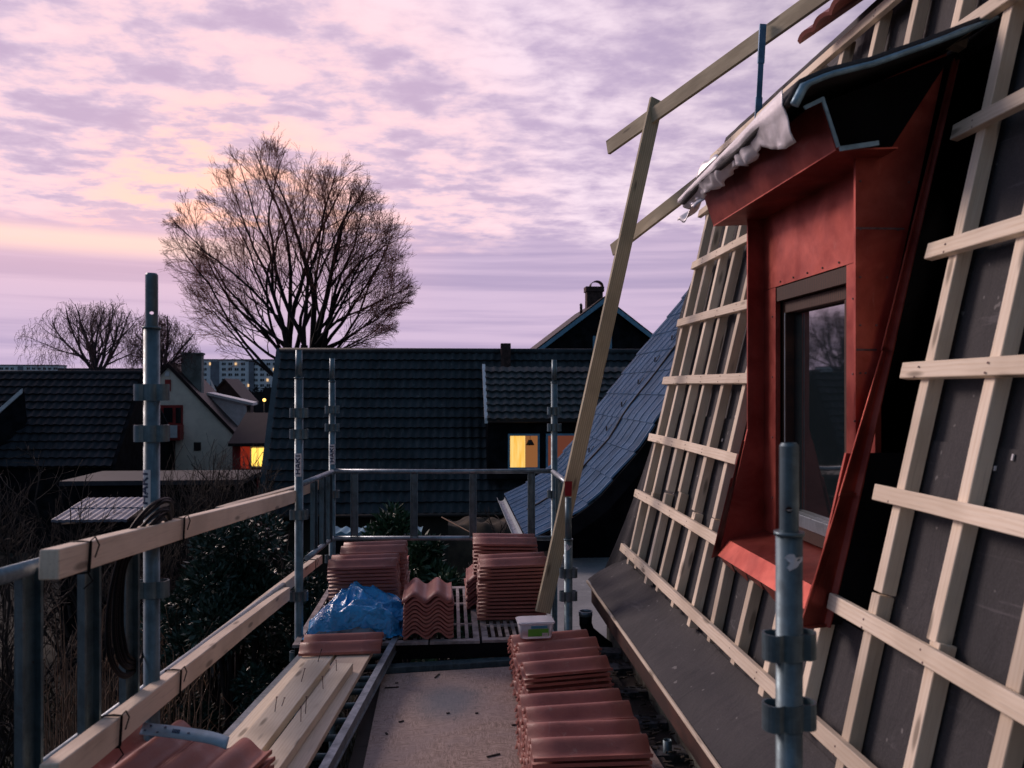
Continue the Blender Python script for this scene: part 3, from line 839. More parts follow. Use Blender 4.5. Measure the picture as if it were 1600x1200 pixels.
# rails
def rail(pts, r=.017, mat=steel2, name='guard_rail'):
    return build(MB().tube(pts, r, 12), name, mat, scaf)
def flat(a, b, wd=.052, th=.006, nrm=(0, -1, 0), name='guard_post', mat=steel):
    a, b, nrm = Vector(a), Vector(b), Vector(nrm).normalized(); d = (b-a).normalized(); sd = d.cross(nrm).normalized()
    mb = MB().obox((a+b)/2, sd*wd/2, nrm*th/2, d*(b-a).length/2)
    mb.obox((a+b)/2-sd*(wd/2-.003)+nrm*.014, sd*.003, nrm*.012, d*(b-a).length/2)
    mb.obox((a+b)/2+sd*(wd/2-.003)+nrm*.014, sd*.003, nrm*.012, d*(b-a).length/2)
    return build(mb, name, mat, scaf)
dB = 5.80
rail([at(521, 736, dB), at(690, 737, dB), at(862, 736, dB)]); rail([at(521, 841, dB), at(862, 841, dB)])
for x in (554, 647, 739, 830): flat(at(x, 738, dB-.0), at(x, 840, dB-.0))
rail([at(864, 737, 5.75), at(889, 757, 4.78)]); rail([at(866, 843, 5.72), at(888, 876, 4.75)])
flat(at(876, 748, 5.2), at(876, 858, 5.2), nrm=(-1, -.2, 0)); flat(at(883, 755, 4.95), at(883, 870, 4.95), nrm=(-1, -.2, 0))
build(MB().hexa([at(883, 775, 4.76), at(893, 775, 4.76), at(893, 775, 4.80), at(883, 775, 4.80), at(882, 752, 4.74), at(894, 752, 4.74), at(894, 752, 4.80), at(882, 752, 4.80)]), 'rail_end_cap', capred, scaf)
rail([at(470, 757, 4.70), at(519, 737, 5.76)]); rail([at(480, 872, 4.75), at(519, 841, 5.74)])
for x, dd, r0, r1 in ((488, 5.05, 752, 862), (502, 5.33, 745, 855), (512, 5.58, 741, 848)): flat(at(x, r0, dd), at(x, r1, dd), nrm=(1, -.25, 0))
# the long left rail
LR0 = at(-120, 938, 1.48)-Vector((.012, 0, 0)); LR1 = at(464, 771, 4.62)-Vector((.07, 0, .01))
rail([LR0, LR1], .0185)
LL0 = Vector((LR0.x-.02, LR0.y, LR0.z-.50)); LL1 = at(462, 912, 4.58)-Vector((.07, 0, .01))
rail([LL0, LL1], .0185)
def onrail(px):
    a, b = LR0, LR1
    lo, hi = 0.0, 1.0
    for _ in range(40):
        m = (lo+hi)/2; p = a.lerp(b, m); dep = p.x*ST+p.y*CT; q = 800+1250*(p.x*CT-p.y*ST)/dep
        if q < px: lo = m
        else: hi = m
    return a.lerp(b, lo)
for x in (40, 135, 198):
    p = onrail(x); flat(p, p-Vector((0, 0, .56)), nrm=(1, -.55, 0), wd=.05)
# deck boards, chipboard sheet and slatted platform
DZ = -1.52
mb = MB()
a, b, c, e = atz(598, 1054, DZ), atz(806, 1036, DZ), Vector((.93, 1.2, DZ)), Vector((-.33, 1.2, DZ))
c2 = Vector((.80, b.y, DZ))
mb.hexa([Vector((p.x, p.y, DZ-.018)) for p in (e, c, c2, a)]+[Vector((p.x, p.y, DZ)) for p in (e, c, c2, a)])
# chipboard lies loose on the deck: a thing of its own
build(mb, 'chipboard_sheet', osb, None, 'worn stained chipboard sheet lying flat on the scaffold deck', 'board', origin=(0, 0, 0-H+0))
for i in range(4):
    x0 = -.42+i*.33
    mb = MB().box(x0, x0+.32, 1.2, 4.42, DZ-.075, DZ-.025)
    build(mb, 'deck_plank', darkw, scaf)
mb = MB().bar(atz(590, 1046, DZ-.01), atz(850, 1030, DZ-.01), .07, .03)
build(mb, 'deck_end_beam', steel, scaf)
for d in (4.5, 3.2, 1.9):
    Y = d; build(MB().tube([(-.98, Y, DZ-.12), (.80, Y, DZ-.12)], .024, 12), 'transom', steel, scaf)
PZ = -1.42
def slat_panel(x0, x1, y0, y1, nb, cross, name='slatted_deck', m=None, skew=0):
    mb = MB(); m = m or steel2
    def bx(a0, a1, b0, b1, z0=PZ-.012, z1=PZ):
        mb.hexa([(a0+skew*(b0-y0), b0, z0), (a1+skew*(b0-y0), b0, z0), (a1+skew*(b1-y0), b1, z0), (a0+skew*(b1-y0), b1, z0),
                 (a0+skew*(b0-y0), b0, z1), (a1+skew*(b0-y0), b0, z1), (a1+skew*(b1-y0), b1, z1), (a0+skew*(b1-y0), b1, z1)])
    bx(x0, x0+.035, y0, y1, PZ-.016); bx(x1-.035, x1, y0, y1, PZ-.016)
    ys = [y0]+list(cross)+[y1]
    bx(x0+.0352, x1-.0352, y0, y0+.045, PZ-.016, PZ-.0005); bx(x0+.0352, x1-.0352, y1-.06, y1, PZ-.016, PZ-.0005)
    for yc in cross: bx(x0+.0352, x1-.0352, yc-.012, yc+.012, PZ-.013, PZ-.0015)
    for i in range(nb):
        c = x0+.035+(x1-x0-.07)*(i+.75)/(nb+.5)
        bx(c-.010, c+.010, y0+.0602, y1-.0602)
    return build(mb, name, m, scaf)
dirty = simple('dirty_pale_steel', (.36, .32, .32), .6, .1, .35, 16, .2)
px0, px1 = atz(755, 1000, PZ), atz(866, 1000, PZ)
py0 = px0.y
slat_panel(px0.x-.005, px1.x+.02, py0, py0+1.25, 8, [py0+.06+.24*i for i in range(1, 5)], m=dirty)
slat_panel(px0.x-.30, px0.x-.02, py0-.01, py0+1.25, 4, [py0+.33, py0+.8], m=dirty)
slat_panel(px0.x-.68, px0.x-.31, py0-.01, py0+1.25, 5, [py0+.33, py0+.8], m=dirty)
slat_panel(px0.x-1.06, px0.x-.69, py0-.01, py0+1.25, 5, [py0+.33, py0+.8], m=dirty)
build(MB().box(px0.x-1.05, px1.x+.02, py0+.005, py0+.11, PZ-.10, PZ-.017), 'deck_beam', blackwood, scaf)
build(MB().box(px0.x-1.05, px1.x+.02, py0+1.15, py0+1.21, PZ-.17, PZ-.053), 'deck_beam', blackwood, scaf)

# ------------------------------------------------------------------ tied timber rails
def beam(a, b, label, ties, wd=.045, ht=.068):
    o = board('timber_rail', a, b, wd, ht, beamw, None, bev=.0025, bend=.004, jag=.0008, label=label, cat='timber rail', group='timber rails tied to the guard rail')
    M = o.matrix_world.copy()
    L = (Vector(b)-Vector(a)).length
    for t, sl_ in ties:
        mb = MB()
        for q in range(2):
            off = t*L+q*.008; hw, hh = wd/2+.003, ht/2+.003
            pts = [(off, -hw, -hh), (off+sl_*.3, -hw, 0), (off+sl_*.5, -hw, hh), (off+sl_, 0, hh+.001), (off+sl_, hw, hh), (off+sl_*.5, hw, 0), (off, hw, -hh), (off, 0, -hh-.002), (off, -hw, -hh)]
            mb.tube(pts, .0022, 6)
        mb.tube([(t*L, -hw, hh), (t*L+.01, -hw-.01, hh+.012), (t*L+.03, -hw-.012, hh-.01), (t*L+.022, -hw-.006, hh-.04)], .002, 6)
        mb.tube([(t*L, -hw, -hh), (t*L+.004, -hw-.01, -hh-.02), (t*L-.02, -hw, -hh-.035)], .002, 6)
        me = bpy.data.meshes.new('wire_tie'); me.from_pydata([tuple(v) for v in mb.v], [], mb.f); me.materials.append(rubber)
        w_ = bpy.data.objects.new('wire_tie', me); col.objects.link(w_); w_.parent = o
    return o
beam(at(77, 884, 1.82), at(456, 776, 4.60), 'pale sawn timber tied on top of the near guard rail, its cut end facing us', [(.05, .01), (.30, .01)])
beam(at(345, 805, 3.47), at(507, 753, 5.87), 'pale sawn timber tied along the far half of the top guard rail', [(.86, .01)])
beam(at(78, 1218, 1.80), at(446, 928, 4.50), 'pale sawn timber tied along the near half of the lower guard rail', [(.12, .01), (.30, .012)], ht=.072)
beam(at(322, 1014, 3.36), at(498, 874, 5.60), 'pale sawn timber on the far half of the lower guard rail, wired near its end', [(.90, .012)], ht=.062)

# ------------------------------------------------------------------ black cable coil
mb = MB()
def spline(P_, n=7, closed=True):
    out = []; m = len(P_)
    for i in range(m):
        p0, p1, p2, p3 = (P_[(i+k-1) % m] for k in range(4))
        for j in range(n):
            t = j/n; out.append(.5*((2*p1)+(p2-p0)*t+(2*p0-5*p1+4*p2-p3)*t*t+(3*p1-p0-3*p2+p3)*t**3))
    out.append(out[0]); return out
for k in range(7):
    q = k*4.6+R.uniform(-3, 3); e = R.uniform(-9, 9)
    P_ = [atx(266-q*.3, 781+q*1.1, -.900+R.uniform(-.01, .01)), atx(238+R.uniform(-6, 6), 787+q*1.3, -.905), atx(204+q*.4, 828+q*1.0, -.925), atx(181+q*.5, 885+e, -.955), atx(168+q*.8, 960+e, -.965),
          atx(172+q*.8, 1030-q, -.96), atx(196+q*.2, 1058-q*1.2, -.955), atx(222, 1025, -.965), atx(236-q*.2, 930, -.97), atx(252-q*.3, 850, -.965), atx(268-q*.2, 806+q, -.93)]
    mb.tube(spline(P_), .0056, 8, caps=False)
build(mb, 'cable_coil', rubber, None, 'coil of black cable slung over the top rail by the near left scaffold tube', 'cable')

# ------------------------------------------------------------------ ladder and planks
LZ = -1.445
lad = empty('ladder', (-.6, 3.5, GZ+4.0), 'aluminium ladder laid flat along the deck under the pale planks', 'ladder')
ra0, ra1 = atz(622, 997, LZ), atz(512, 1200, LZ); rb0, rb1 = atz(487, 1014, LZ), atz(366, 1147, LZ)
dvr = (ra1-ra0); dvl = (rb1-rb0)
ra0e = ra0-dvr*.05; ra1e = ra0+dvr*1.7; rb0e = rb0-dvl*.1; rb1e = rb0+dvl*1.85
for a, b in ((ra0e, ra1e), (rb0e, rb1e)):
    mb = MB().bar(a, b, .022, .062); mb.bar(a+Vector((0, 0, .029)), b+Vector((0, 0, .029)), .034, .006); mb.bar(a-Vector((0, 0, .029)), b-Vector((0, 0, .029)), .034, .006)
    build(mb, 'ladder_rail', steel2, lad)
for i in range(13):
    d = 4.50-.168*i; t = (YD(d, -.35)-ra0.y)/(ra1.y-ra0.y)
    p = ra0.lerp(ra1, t) if t <= 1 else ra0+dvr*t
    sl_ = (p.y-rb0.y)/(rb1.y-rb0.y); q = rb0+dvl*sl_
    build(MB().tube([p, q], .014, 10), 'rung', steel, lad)
def plank_on(name, f0, f1, n1, wd, zt, th, label, grp, ext=1.5):
    pass
def slab4(name, lf, rf, ln, rn, zt, th, mat, label, cat, group, ext=1.0):
    # plank given by its top corners: left/right at the far end and at a nearer station
    a = (lf+rf)/2; b = (ln+rn)/2; b = a+(b-a)*ext; wd = (rf-lf).length
    a.z = b.z = zt-th/2
    return board(name, b, a, wd*.985, th, mat, None, bev=.0015, jag=.0006, label=label, cat=cat, group=group)
z = -1.385
G = 'pale planks laid on the ladder'
slab4('plank', atz(487, 1009, z), atz(534, 1009, z), atz(367.5, 1149, z), atz(412, 1149, z), z, .025, pine, 'pale wide plank at the left on the ladder, below the nail-studded batten', 'plank', G, 1.9)
slab4('plank', atz(537, 1009, z), atz(587, 1009, z), atz(437, 1140, z), atz(519, 1140, z), z-.001, .025, beamw, 'pale wide plank on the ladder side next to the open rungs', 'plank', G, 1.9)
z2 = -1.345
n1_ = slab4('nailed_batten', atz(480, 1031, z2), atz(516, 1031, z2), atz(368, 1160, z2), atz(420, 1160, z2), z2, .038, pine, 'pale timber studded with upright nails, left of the two on the planks', 'timber', 'nail-studded timbers on the planks', 1.6)
n2_ = slab4('nailed_batten', atz(524, 1036, z2), atz(552, 1036, z2), atz(420, 1160, z2), atz(473, 1160, z2), z2-.0005, .038, pine, 'pale timber studded with upright nails, right of the two, nearest the rungs', 'timber', 'nail-studded timbers on the planks', 1.55)
for own, lst in ((n1_, (((496, 1034), (502, 1014)), ((470, 1065), (477, 1045)), ((429, 1112), (433, 1090)), ((439, 1103), (444, 1091)))), (n2_, (((470, 1127), (470, 1103)), ((477, 1115), (478, 1090)), ((505, 1076), (505, 1057)), ((526, 1048), (526, 1032))))):
    Mi = own.matrix_world.inverted()
    for (bx_, by_), (tx_, ty_) in lst:
        a = atz(bx_, by_, z2); a.z -= .01; dd = a.x*ST+a.y*CT
        b = at(tx_, ty_, dd); b += Vector((R.uniform(-.003, .003), R.uniform(-.01, .01), 0))
        dr_ = (b-a).normalized()
        mb = MB().tube([a, b], .0019, 6); mb.tube([b, b+dr_*.002], .0045, 8)
        me = bpy.data.meshes.new('nail'); me.from_pydata([tuple(Mi @ (v+Vector((0, 0, H)))) for v in mb.v], [], mb.f); me.materials.append(rusty)
        no = bpy.data.objects.new('nail', me); col.objects.link(no); no.parent = own

# ================================================================== ROOF TILES
TL, TW, TP = .42, .285, .0225
def tile_mesh():
    mb = MB(); nx, ny = 4, 40
    def prof_(t):                                     # t 0..1 across; two rolls with pans, a lip at one side
        y = (t-.5)*TW
        if t < .08: return y, .010-.008*(t/.08)
        q = (t-.08)/.92*2; f = q-int(q) if q < 2 else 1.0
        return y, .002+.039*(.5-.5*cos(2*pi*f))**1.0
    th = .013; rows_ = []
    for i in range(nx+1):
        u = i/nx; x = (u-.5)*TL; k = 1.0+(.0 if u < 1 else 0)
        rows_.append([(x, prof_(j/ny)[0], prof_(j/ny)[1]+.002*(1-u)) for j in range(ny+1)])
    o = []
    for r_ in rows_:
        o += [(x, y, z_+th) for x, y, z_ in r_]+[(x, y, z_) for x, y, z_ in r_]
    n = ny+1; fs = []; sm = []
    for i in range(nx):
        for j in range(ny):
            a = i*2*n+j; b = (i+1)*2*n+j
            fs.append((a, a+1, b+1, b)); sm.append(True)
            fs.append((a+n, b+n, b+n+1, a+n+1)); sm.append(True)
    for i in range(nx):
        for j in (0, ny):
            a = i*2*n+j; b = (i+1)*2*n+j; fs.append((a, b, b+n, a+n)); sm.append(False)
    for i in (0, nx):
        for j in range(ny):
            a = i*2*n+j; fs.append((a, a+1, a+1+n, a+n)); sm.append(False)
    me = bpy.data.meshes.new('roof_tile'); me.from_pydata(o, [], fs); me.polygons.foreach_set('use_smooth', sm)
    bm = bmesh.new(); bm.from_mesh(me)
    # hanging lip along one long edge so that stacked edges read as shelves
    bmesh.ops.recalc_face_normals(bm, faces=bm.faces[:]); bm.to_mesh(me); bm.free()
    me.materials.append(tile)
    return me
tme = tile_mesh()
ORD = ['topmost', 'second', 'third', 'fourth', 'fifth', 'sixth', 'seventh', 'eighth', 'ninth', 'tenth', 'eleventh', 'twelfth', 'thirteenth', 'fourteenth', 'fifteenth', 'sixteenth', 'seventeenth', 'eighteenth', 'nineteenth', 'twentieth']
proto = bpy.data.objects.new('roof_tile', tme); first = [True]
def put_tile(p, rz, ry=0, rx=0):
    o = proto if first[0] else proto.copy()
    first[0] = False
    col.objects.link(o); o.location = Vector(p)+Vector((0, 0, H)); o.rotation_euler = (rx, ry, rz); ORG[o] = Vector(p)
    return o
def stack(cx, cy, z0, n, rz, where, lean=(0, 0), jit=.006, ry=0.0, fan=0.0):
    for k in range(n):
        i = n-1-k
        o = put_tile((cx+lean[0]*k/n+R.uniform(-jit, jit), cy+lean[1]*k/n+R.uniform(-jit, jit), z0+k*TP), rz+R.uniform(-.02, .02)+fan*k/n, ry*k/n)
        pos = ORD[i] if i < len(ORD) else 'a lower'
        tag(o, ('red tile, topmost of ' if i == 0 else 'red tile, %s from top of ' % pos)+where, 'roof tile', 'red roof tiles stacked on the scaffold', 'thing')
def X_at(px, d): return at(px, 608, d).x
# far left pair (behind the tarp)
stack(X_at(572, 5.02), YD(5.02, -.5)+.02, PZ, 15, pi, 'the front stack at the far left post', ry=.012, lean=(-.012, 0))
stack(X_at(585, 5.35), YD(5.35, -.5), PZ, 16, pi, 'the rear stack at the far left post', ry=.014)
stack(X_at(596, 5.62)+.04, YD(5.64, -.5), PZ, 9, pi/2, 'the low stack behind the far left stacks')
# far right pair (beside the leaning board)
stack(X_at(798, 5.02), YD(5.04, .3), PZ, 15, 0, 'the front stack beside the leaning board', ry=-.03, lean=(.01, 0))
stack(X_at(788, 5.38), YD(5.36, .3), PZ, 18, 0, 'the rear stack beside the leaning board', ry=.02)
stack(X_at(762, 5.3), YD(5.35, .3)+.02, PZ, 8, pi/2, 'the low endwise stack left of the leaning board')
# centre stack, end on
stack(X_at(669, 4.72), YD(4.74, -.1), PZ, 10, pi/2+.03, 'the end-on stack beside the blue tarpaulin', jit=.004)
# right-hand row along the deck
stack(X_at(868, 4.14), YD(4.16, .55), DZ, 9, .16, 'the stack carrying the plastic tub', fan=.05, jit=.010)
stack(X_at(876, 3.85), YD(3.86, .55), DZ, 9, .14, 'the stack just in front of the plastic tub', fan=.06, jit=.010)
stack(X_at(896, 3.21), YD(3.21, .55), DZ, 11, .08, 'the third-nearest stack on the right', fan=.03, jit=.009)
stack(X_at(915, 2.92), YD(2.92, .55), DZ, 11, .01, 'the stack one behind the nearest on the right', fan=.01)
stack(X_at(940, 2.64), YD(2.66, .55), DZ, 7, .04, 'the nearest and lowest stack on the right', fan=.05)
# near left, on the planks
stack(X_at(238, 2.34)-.10, YD(2.36, -.8)+.02, -1.385, 13, pi/2-.22, 'the near left stack under the steel strip', jit=.008)
stack(X_at(318, 2.36)-.01, YD(2.36, -.8)-.07, -1.385, 12, pi/2-.24, 'the near left stack beside the timbers', jit=.012)
stack(X_at(372, 2.42)+.02, YD(2.34, -.6)-.03, -1.36, 8, .02, 'the crosswise stack at the near end of the planks')
# single tile at the far end of the planks
o = put_tile((X_at(535, 4.28), YD(4.30, -.5), -1.382), pi+.02); tag(o, 'single red roof tile lying across the far end of the planks', 'roof tile', 'red roof tiles stacked on the scaffold', 'thing')

# ------------------------------------------------------------------ steel strip on the near tiles
mb = MB()
a = at(221, 1143, 2.36); b = at(356, 1162, 2.30)
def fn(u, v):
    p = a.lerp(b, u)
    e = Vector((0, .034, .020))
    curl = max(0, u-.72)/.28
    return p+e*(v-.5)*1.0+Vector((0, 0, .010-.008*curl*curl+.003*sin(u*pi)))
mb.grid(fn, 24, 2)
o = build(mb, 'steel_strip', simple('pale_blue_steel', (.36, .50, .60), .4, .3, .12, 20, .1), None, 'short punched steel strip lying across the near left tiles', 'steel strip')
md = o.modifiers.new('thick', 'SOLIDIFY'); md.thickness = .003
mb = MB()
for (u, v) in ((.05, .3), (.10, .75), (.2, .25), (.27, .75), (.55, .5)):
    p = fn(u, v); mb.tube([p+Vector((0, 0, .0015)), p+Vector((0, 0, .0025))], .004, 10)
for k in range(5):
    p = fn(.37+.018*k, .35); q = fn(.37+.018*k, .68); mb.bar(p+Vector((0, 0, .002)), q+Vector((0, 0, .002)), .003, .001)
hh = build(mb, 'punched_mark', inkm, o)

# ------------------------------------------------------------------ plastic tub
pz = DZ+9*TP+.030
tub = empty('plastic_tub', at(836, 1026, 4.17), 'clear plastic tub with a green and blue label on the tiles', 'tub')
tc0 = ORG[tub]; tz = pz+.003
def ring(hx, hy, z_, rot=.05, n=6):
    out = []
    for (sx, sy, a0) in ((1, 1, 0), (-1, 1, pi/2), (-1, -1, pi), (1, -1, 3*pi/2)):
        for k in range(n):
            a = a0+k/(n-1)*pi/2; rr = .02
            x = sx*(hx-rr)+rr*cos(a); y = sy*(hy-rr)+rr*sin(a)
            out.append(Vector((tc0.x+x*cos(rot)-y*sin(rot), tc0.y+x*sin(rot)+y*cos(rot), z_)))
    return out
def loft(rings, mb):
    o = len(mb.v); n = len(rings[0])
    for r_ in rings: mb.v += r_
    for i in range(len(rings)-1):
        for k in range(n): mb.f.append((o+i*n+k, o+i*n+(k+1) % n, o+(i+1)*n+(k+1) % n, o+(i+1)*n+k)); mb.sm.append(True)
    mb.f.append(tuple(o+k for k in reversed(range(n)))); mb.sm.append(False)
    mb.f.append(tuple(o+(len(rings)-1)*n+k for k in range(n))); mb.sm.append(False)
    return mb
build(loft([ring(.080, .05, tz), ring(.092, .06, tz+.075)], MB()), 'tub_body', clearp, tub)
build(loft([ring(.096, .064, tz+.0755), ring(.098, .066, tz+.082), ring(.092, .06, tz+.087)], MB()), 'tub_lid', clearp, tub)
def lab(x0, x1, z0, z1, mat, nm, off):
    f = lambda x, z_: Vector((tc0.x+x*cos(.05)+(.051+.010*(z_/.075)+off)*sin(.05), tc0.y+x*sin(.05)-(.0515+.0095*(z_/.075)+off)*cos(.05), tz+z_))
    return build(MB().add([f(x0, z0), f(x1, z0), f(x1, z1), f(x0, z1)], [(0, 1, 2, 3)]), nm, mat, tub)
lab(-.045, .062, .012, .052, greenm, 'green_label', .002); lab(-.03, .055, .054, .068, cyanm, 'blue_label', .002)
lab(.028, .058, .014, .030, whitem, 'barcode_panel', .003)
mb = MB()
for k in range(9):
    x = .031+k*.003; f = lambda x, z_: Vector((tc0.x+x*cos(.05)+.055*sin(.05), tc0.y+x*sin(.05)-(.0515+.0095*(z_/.075)+.004)*cos(.05), tz+z_))
    wq = .0006 if k % 3 else .0012; mb.add([f(x, .018), f(x+wq, .018), f(x+wq, .028), f(x, .028)], [(0, 1, 2, 3)])
build(mb, 'barcode_bars', inkm, tub)

# ------------------------------------------------------------------ blue tarpaulin
def ridged(p, s):
    v = 0; a = 1.0
    for k in range(3):
        v += a*(1-abs(noise.noise(p*s))*2.2); s *= 2.1; a *= .5
    return v/1.75
TC = at(556, 997, 4.62); TC.z = PZ
tw, td = .29, .22
def tarp_fn(u, v):
    x = (u-.5)*2; y = (v-.5)*2
    r_ = max(abs(x), abs(y)); p = Vector((x*1.1, y*1.0, 3.3))
    wob = 1+.10*noise.noise(Vector((math.atan2(y, x)*1.3, 2, 8)))
    hh_ = max(0.0, 1-(abs(x)**3.0)*1.0-(abs(y)**3.5)*1.0)
    q = p+Vector((noise.noise(p*1.1), noise.noise(p*1.1+Vector((9, 0, 0))), 0))*.5
    dv_, _ = noise.voronoi(q*1.25); dv2_, _ = noise.voronoi(q*2.9+Vector((4, 1, 2))); cre = 1-min(1.0, (dv_[1]-dv_[0])*1.6); cre2 = 1-min(1.0, (dv2_[1]-dv2_[0])*1.8)
    hgt = .155*hh_**.28*(.92+.50*noise.noise(Vector((x*1.2+3, y*1.2, 4))))+(.085*cre+.036*cre2-.03)*(.25+.9*hh_)
    if x < 0: hgt *= (1-.55*abs(x)**1.6)
    return TC+Vector((x*tw*wob, y*td*wob+td*.6, max(.006, hgt)))
mb = MB().grid(tarp_fn, 110, 80, smooth=True)
o = build(mb, 'tarpaulin', tarpm, None, 'crumpled blue tarpaulin heaped between the left tile stacks', 'tarpaulin')
mb = MB()
def fn(u, v):
    x = (u-.5)*2
    base = TC+Vector((x*.2-.02, -.14+.05*noise.noise(Vector((x, 1, 1))), 0))
    return base+Vector((.02*noise.noise(Vector((u*5, v*5, 3))), .12*v, .012+(.10*(1-x*x))*v+.03*ridged(Vector((u, v, 2)), 5)*v))
mb.grid(fn, 40, 16)
build(mb, 'clear_sheet', clearm, o); 
bpy.data.objects['clear_sheet'].parent = None
bpy.data.objects['clear_sheet'].location = ORG[o]+Vector((0, 0, H))
tag(bpy.data.objects['clear_sheet'], 'grey crumpled plastic sheet in front of the blue tarpaulin', 'plastic sheet')

# ------------------------------------------------------------------ roof-edge guard boards
rg = empty('roof_edge_guard', (1.2, 5.0, 1.2), 'grey guard boards on a slanting upright board and a blue bracket above the roof edge', 'guard rail')
gA, gB = at(950, 231, 5.5), at(1195, 56, 4.40); gB2 = gA+(gB-gA)*1.75
nrm = Vector((.9, .45, 0))
board('guard_board', gA, gB2, .024, .098, greyw, rg, up=(0, 0, 1))
hA = at(957, 391, 5.5); hB = hA+(gB-gA)*1.05
hB = at(1110, 272, 4.75)
board('guard_board', hA, hB+(hB-hA)*.25, .024, .085, greyw, rg, up=(0, 0, 1))
board('upright_board', at(848, 957, 4.72), at(1026, 156, 5.16), .095*1.0, .024, greyw, rg, up=Vector((.35, -1, .0)))
mb = MB()
q0, q1 = at(1184, 190, 4.38), at(1192, 38, 4.36)
mb.bar(q0, q1, .030, .006, up=(0, -1, 0)); mb.bar(q0.lerp(q1, .60), q1, .036, .014, up=(0, -1, 0)); mb.bar(q0, q0.lerp(q1, .25), .036, .012, up=(0, -1, 0))
build(mb, 'bracket', simple('blue_bracket_paint', (.10, .24, .40), .45, .2, .25, 12, .1), rg)

# ================================================================== NEIGHBOURING WING with flared blue-grey roof
wing = empty('neighbour_wing', (2.2, 10.2, GZ), 'dark neighbouring wing with a flared blue-grey sheet tile roof', 'house')
bp = [(.80, -1.60), (1.08, -1.455), (1.38, -1.27), (1.56, -1.12), (1.74, -.91), (2.0, -.62), (2.2, -.30), (2.50, .09), (2.83, .51), (3.36, 1.16), (3.75, 1.66)]
cum = [0]
for a, b in zip(bp, bp[1:]): cum.append(cum[-1]+math.hypot(b[0]-a[0], b[1]-a[1]))
def bprof(s):
    s = max(0, min(s, cum[-1]-1e-6))
    i = max(j for j in range(len(cum)) if cum[j] <= s); i = min(i, len(bp)-2)
    f = (s-cum[i])/(cum[i+1]-cum[i]); x = bp[i][0]*(1-f)+bp[i+1][0]*f; z_ = bp[i][1]*(1-f)+bp[i+1][1]*f
    dx_, dz_ = bp[i+1][0]-bp[i][0], bp[i+1][1]-bp[i][1]; l = math.hypot(dx_, dz_)
    return x, z_, (-dz_/l, dx_/l)
WY0, WY1 = YD(8.35, 1.0), 11.95
mb = MB(); crs = .37; nc = int(cum[-1]/crs)+1
rib = .052
nr = int((WY1-WY0)/rib)
ys = []
for k in range(nr+1):
    y = WY0+k*(WY1-WY0)/nr
    ys += [(y, 0), (y+.010, .011 if k % 6 else .020), (y+.020, .011 if k % 6 else .020), (y+.030, 0)]
ys = [q for q in ys if q[0] <= WY1+.03]
for c in range(nc):
    sb, st_ = cum[-1]-(c+1)*crs, cum[-1]-c*crs
    sb = max(sb, 0)
    if st_ <= 0.01: break
    nseg = 4
    rowsv = []
    for j in range(nseg+2):
        if j == nseg+1: s_ = sb; lift = .0
        else: s_ = st_+(sb-st_)*j/nseg; lift = .006+.018*j/nseg
        x, z_, nn = bprof(s_)
        rowsv.append([Vector((x+nn[0]*(lift+h_), y, z_+nn[1]*(lift+h_))) for y, h_ in ys])
    o_ = len(mb.v); n = len(ys)
    for r_ in rowsv: mb.v += r_
    for j in range(nseg+1):
        for k in range(n-1): mb.f.append((o_+j*n+k, o_+j*n+k+1, o_+(j+1)*n+k+1, o_+(j+1)*n+k)); mb.sm.append(False)
build(mb, 'roof', bluetile, wing)
# dark verge board, gable wall, gutter, snow hooks
mb = MB(); pts = []
top_ = [(bprof(cum[-1]*i/30)) for i in range(31)]
pl = [Vector((x+nn[0]*.0, WY0-.03, z_+nn[1]*.0)) for x, z_, nn in top_]
for i in range(30):
    n0, n1_n = top_[i][2], top_[i+1][2]
    a, b = pl[i], pl[i+1]
    a2, b2 = a-Vector((n0[0], 0, n0[1]))*.16, b-Vector((n1_n[0], 0, n1_n[1]))*.16
    mb.prism([a, b, b2, a2], (0, .025, 0))
build(mb, 'verge_board', blackwood, wing)
mb = MB().prism([Vector((1.15, WY0+.35, GZ))]+[Vector((x+.12, WY0+.35, z_-.10)) for x, z_, nn in top_[3:]]+[Vector((4.2, WY0+.35, GZ))], (0, .05, 0))
build(mb, 'gable_wall', blackwood, wing)
mb = MB().box(1.15, 1.2, WY0+.4, WY1-.2, GZ, -1.5)
build(mb, 'side_wall', blackwood, wing)
mb = MB()
def fn(u, v):
    a = pi+pi*v; return Vector((.74+.06*cos(a), WY0+(WY1-WY0)*u, -1.62+.06*sin(a)))
mb.grid(fn, 10, 8); o = build(mb, 'gutter', steel2, wing); md = o.modifiers.new('t', 'SOLIDIFY'); md.thickness = .004
for i in range(7):                                     # snow hooks
    x, z_, nn = bprof(.9+.37*i); y = WY0+1.9
    q = Vector((x+nn[0]*.03, y+.02*i, z_+nn[1]*.03))
    build(MB().tube([q+Vector((.06, 0, .09)), q, q+Vector((-.0, 0, .06)), q+Vector((0, .05, .06)), q+Vector((0, .05, 0))], .006, 5), 'snow_hook', darkw, wing)
mb = MB()                                              # lightning wire down the slope
pts = []
for i in range(26):
    s_ = cum[-1]*(1-i/26); x, z_, nn = bprof(s_); pts.append(Vector((x+nn[0]*.04, WY0+1.55+.03*sin(i), z_+nn[1]*.04)))
build(mb.tube(pts, .011, 6), 'lightning_wire', darkw, wing)
# pale flat roof between
build(MB().box(.62, 3.0, 4.95, WY0+.34, -1.93, -1.84), 'flat_roof', feltpale, wing)
build(MB().box(.70, 2.9, 5.15, WY0+.3, GZ, -1.935), 'flat_roof_wall', blackwood, wing)
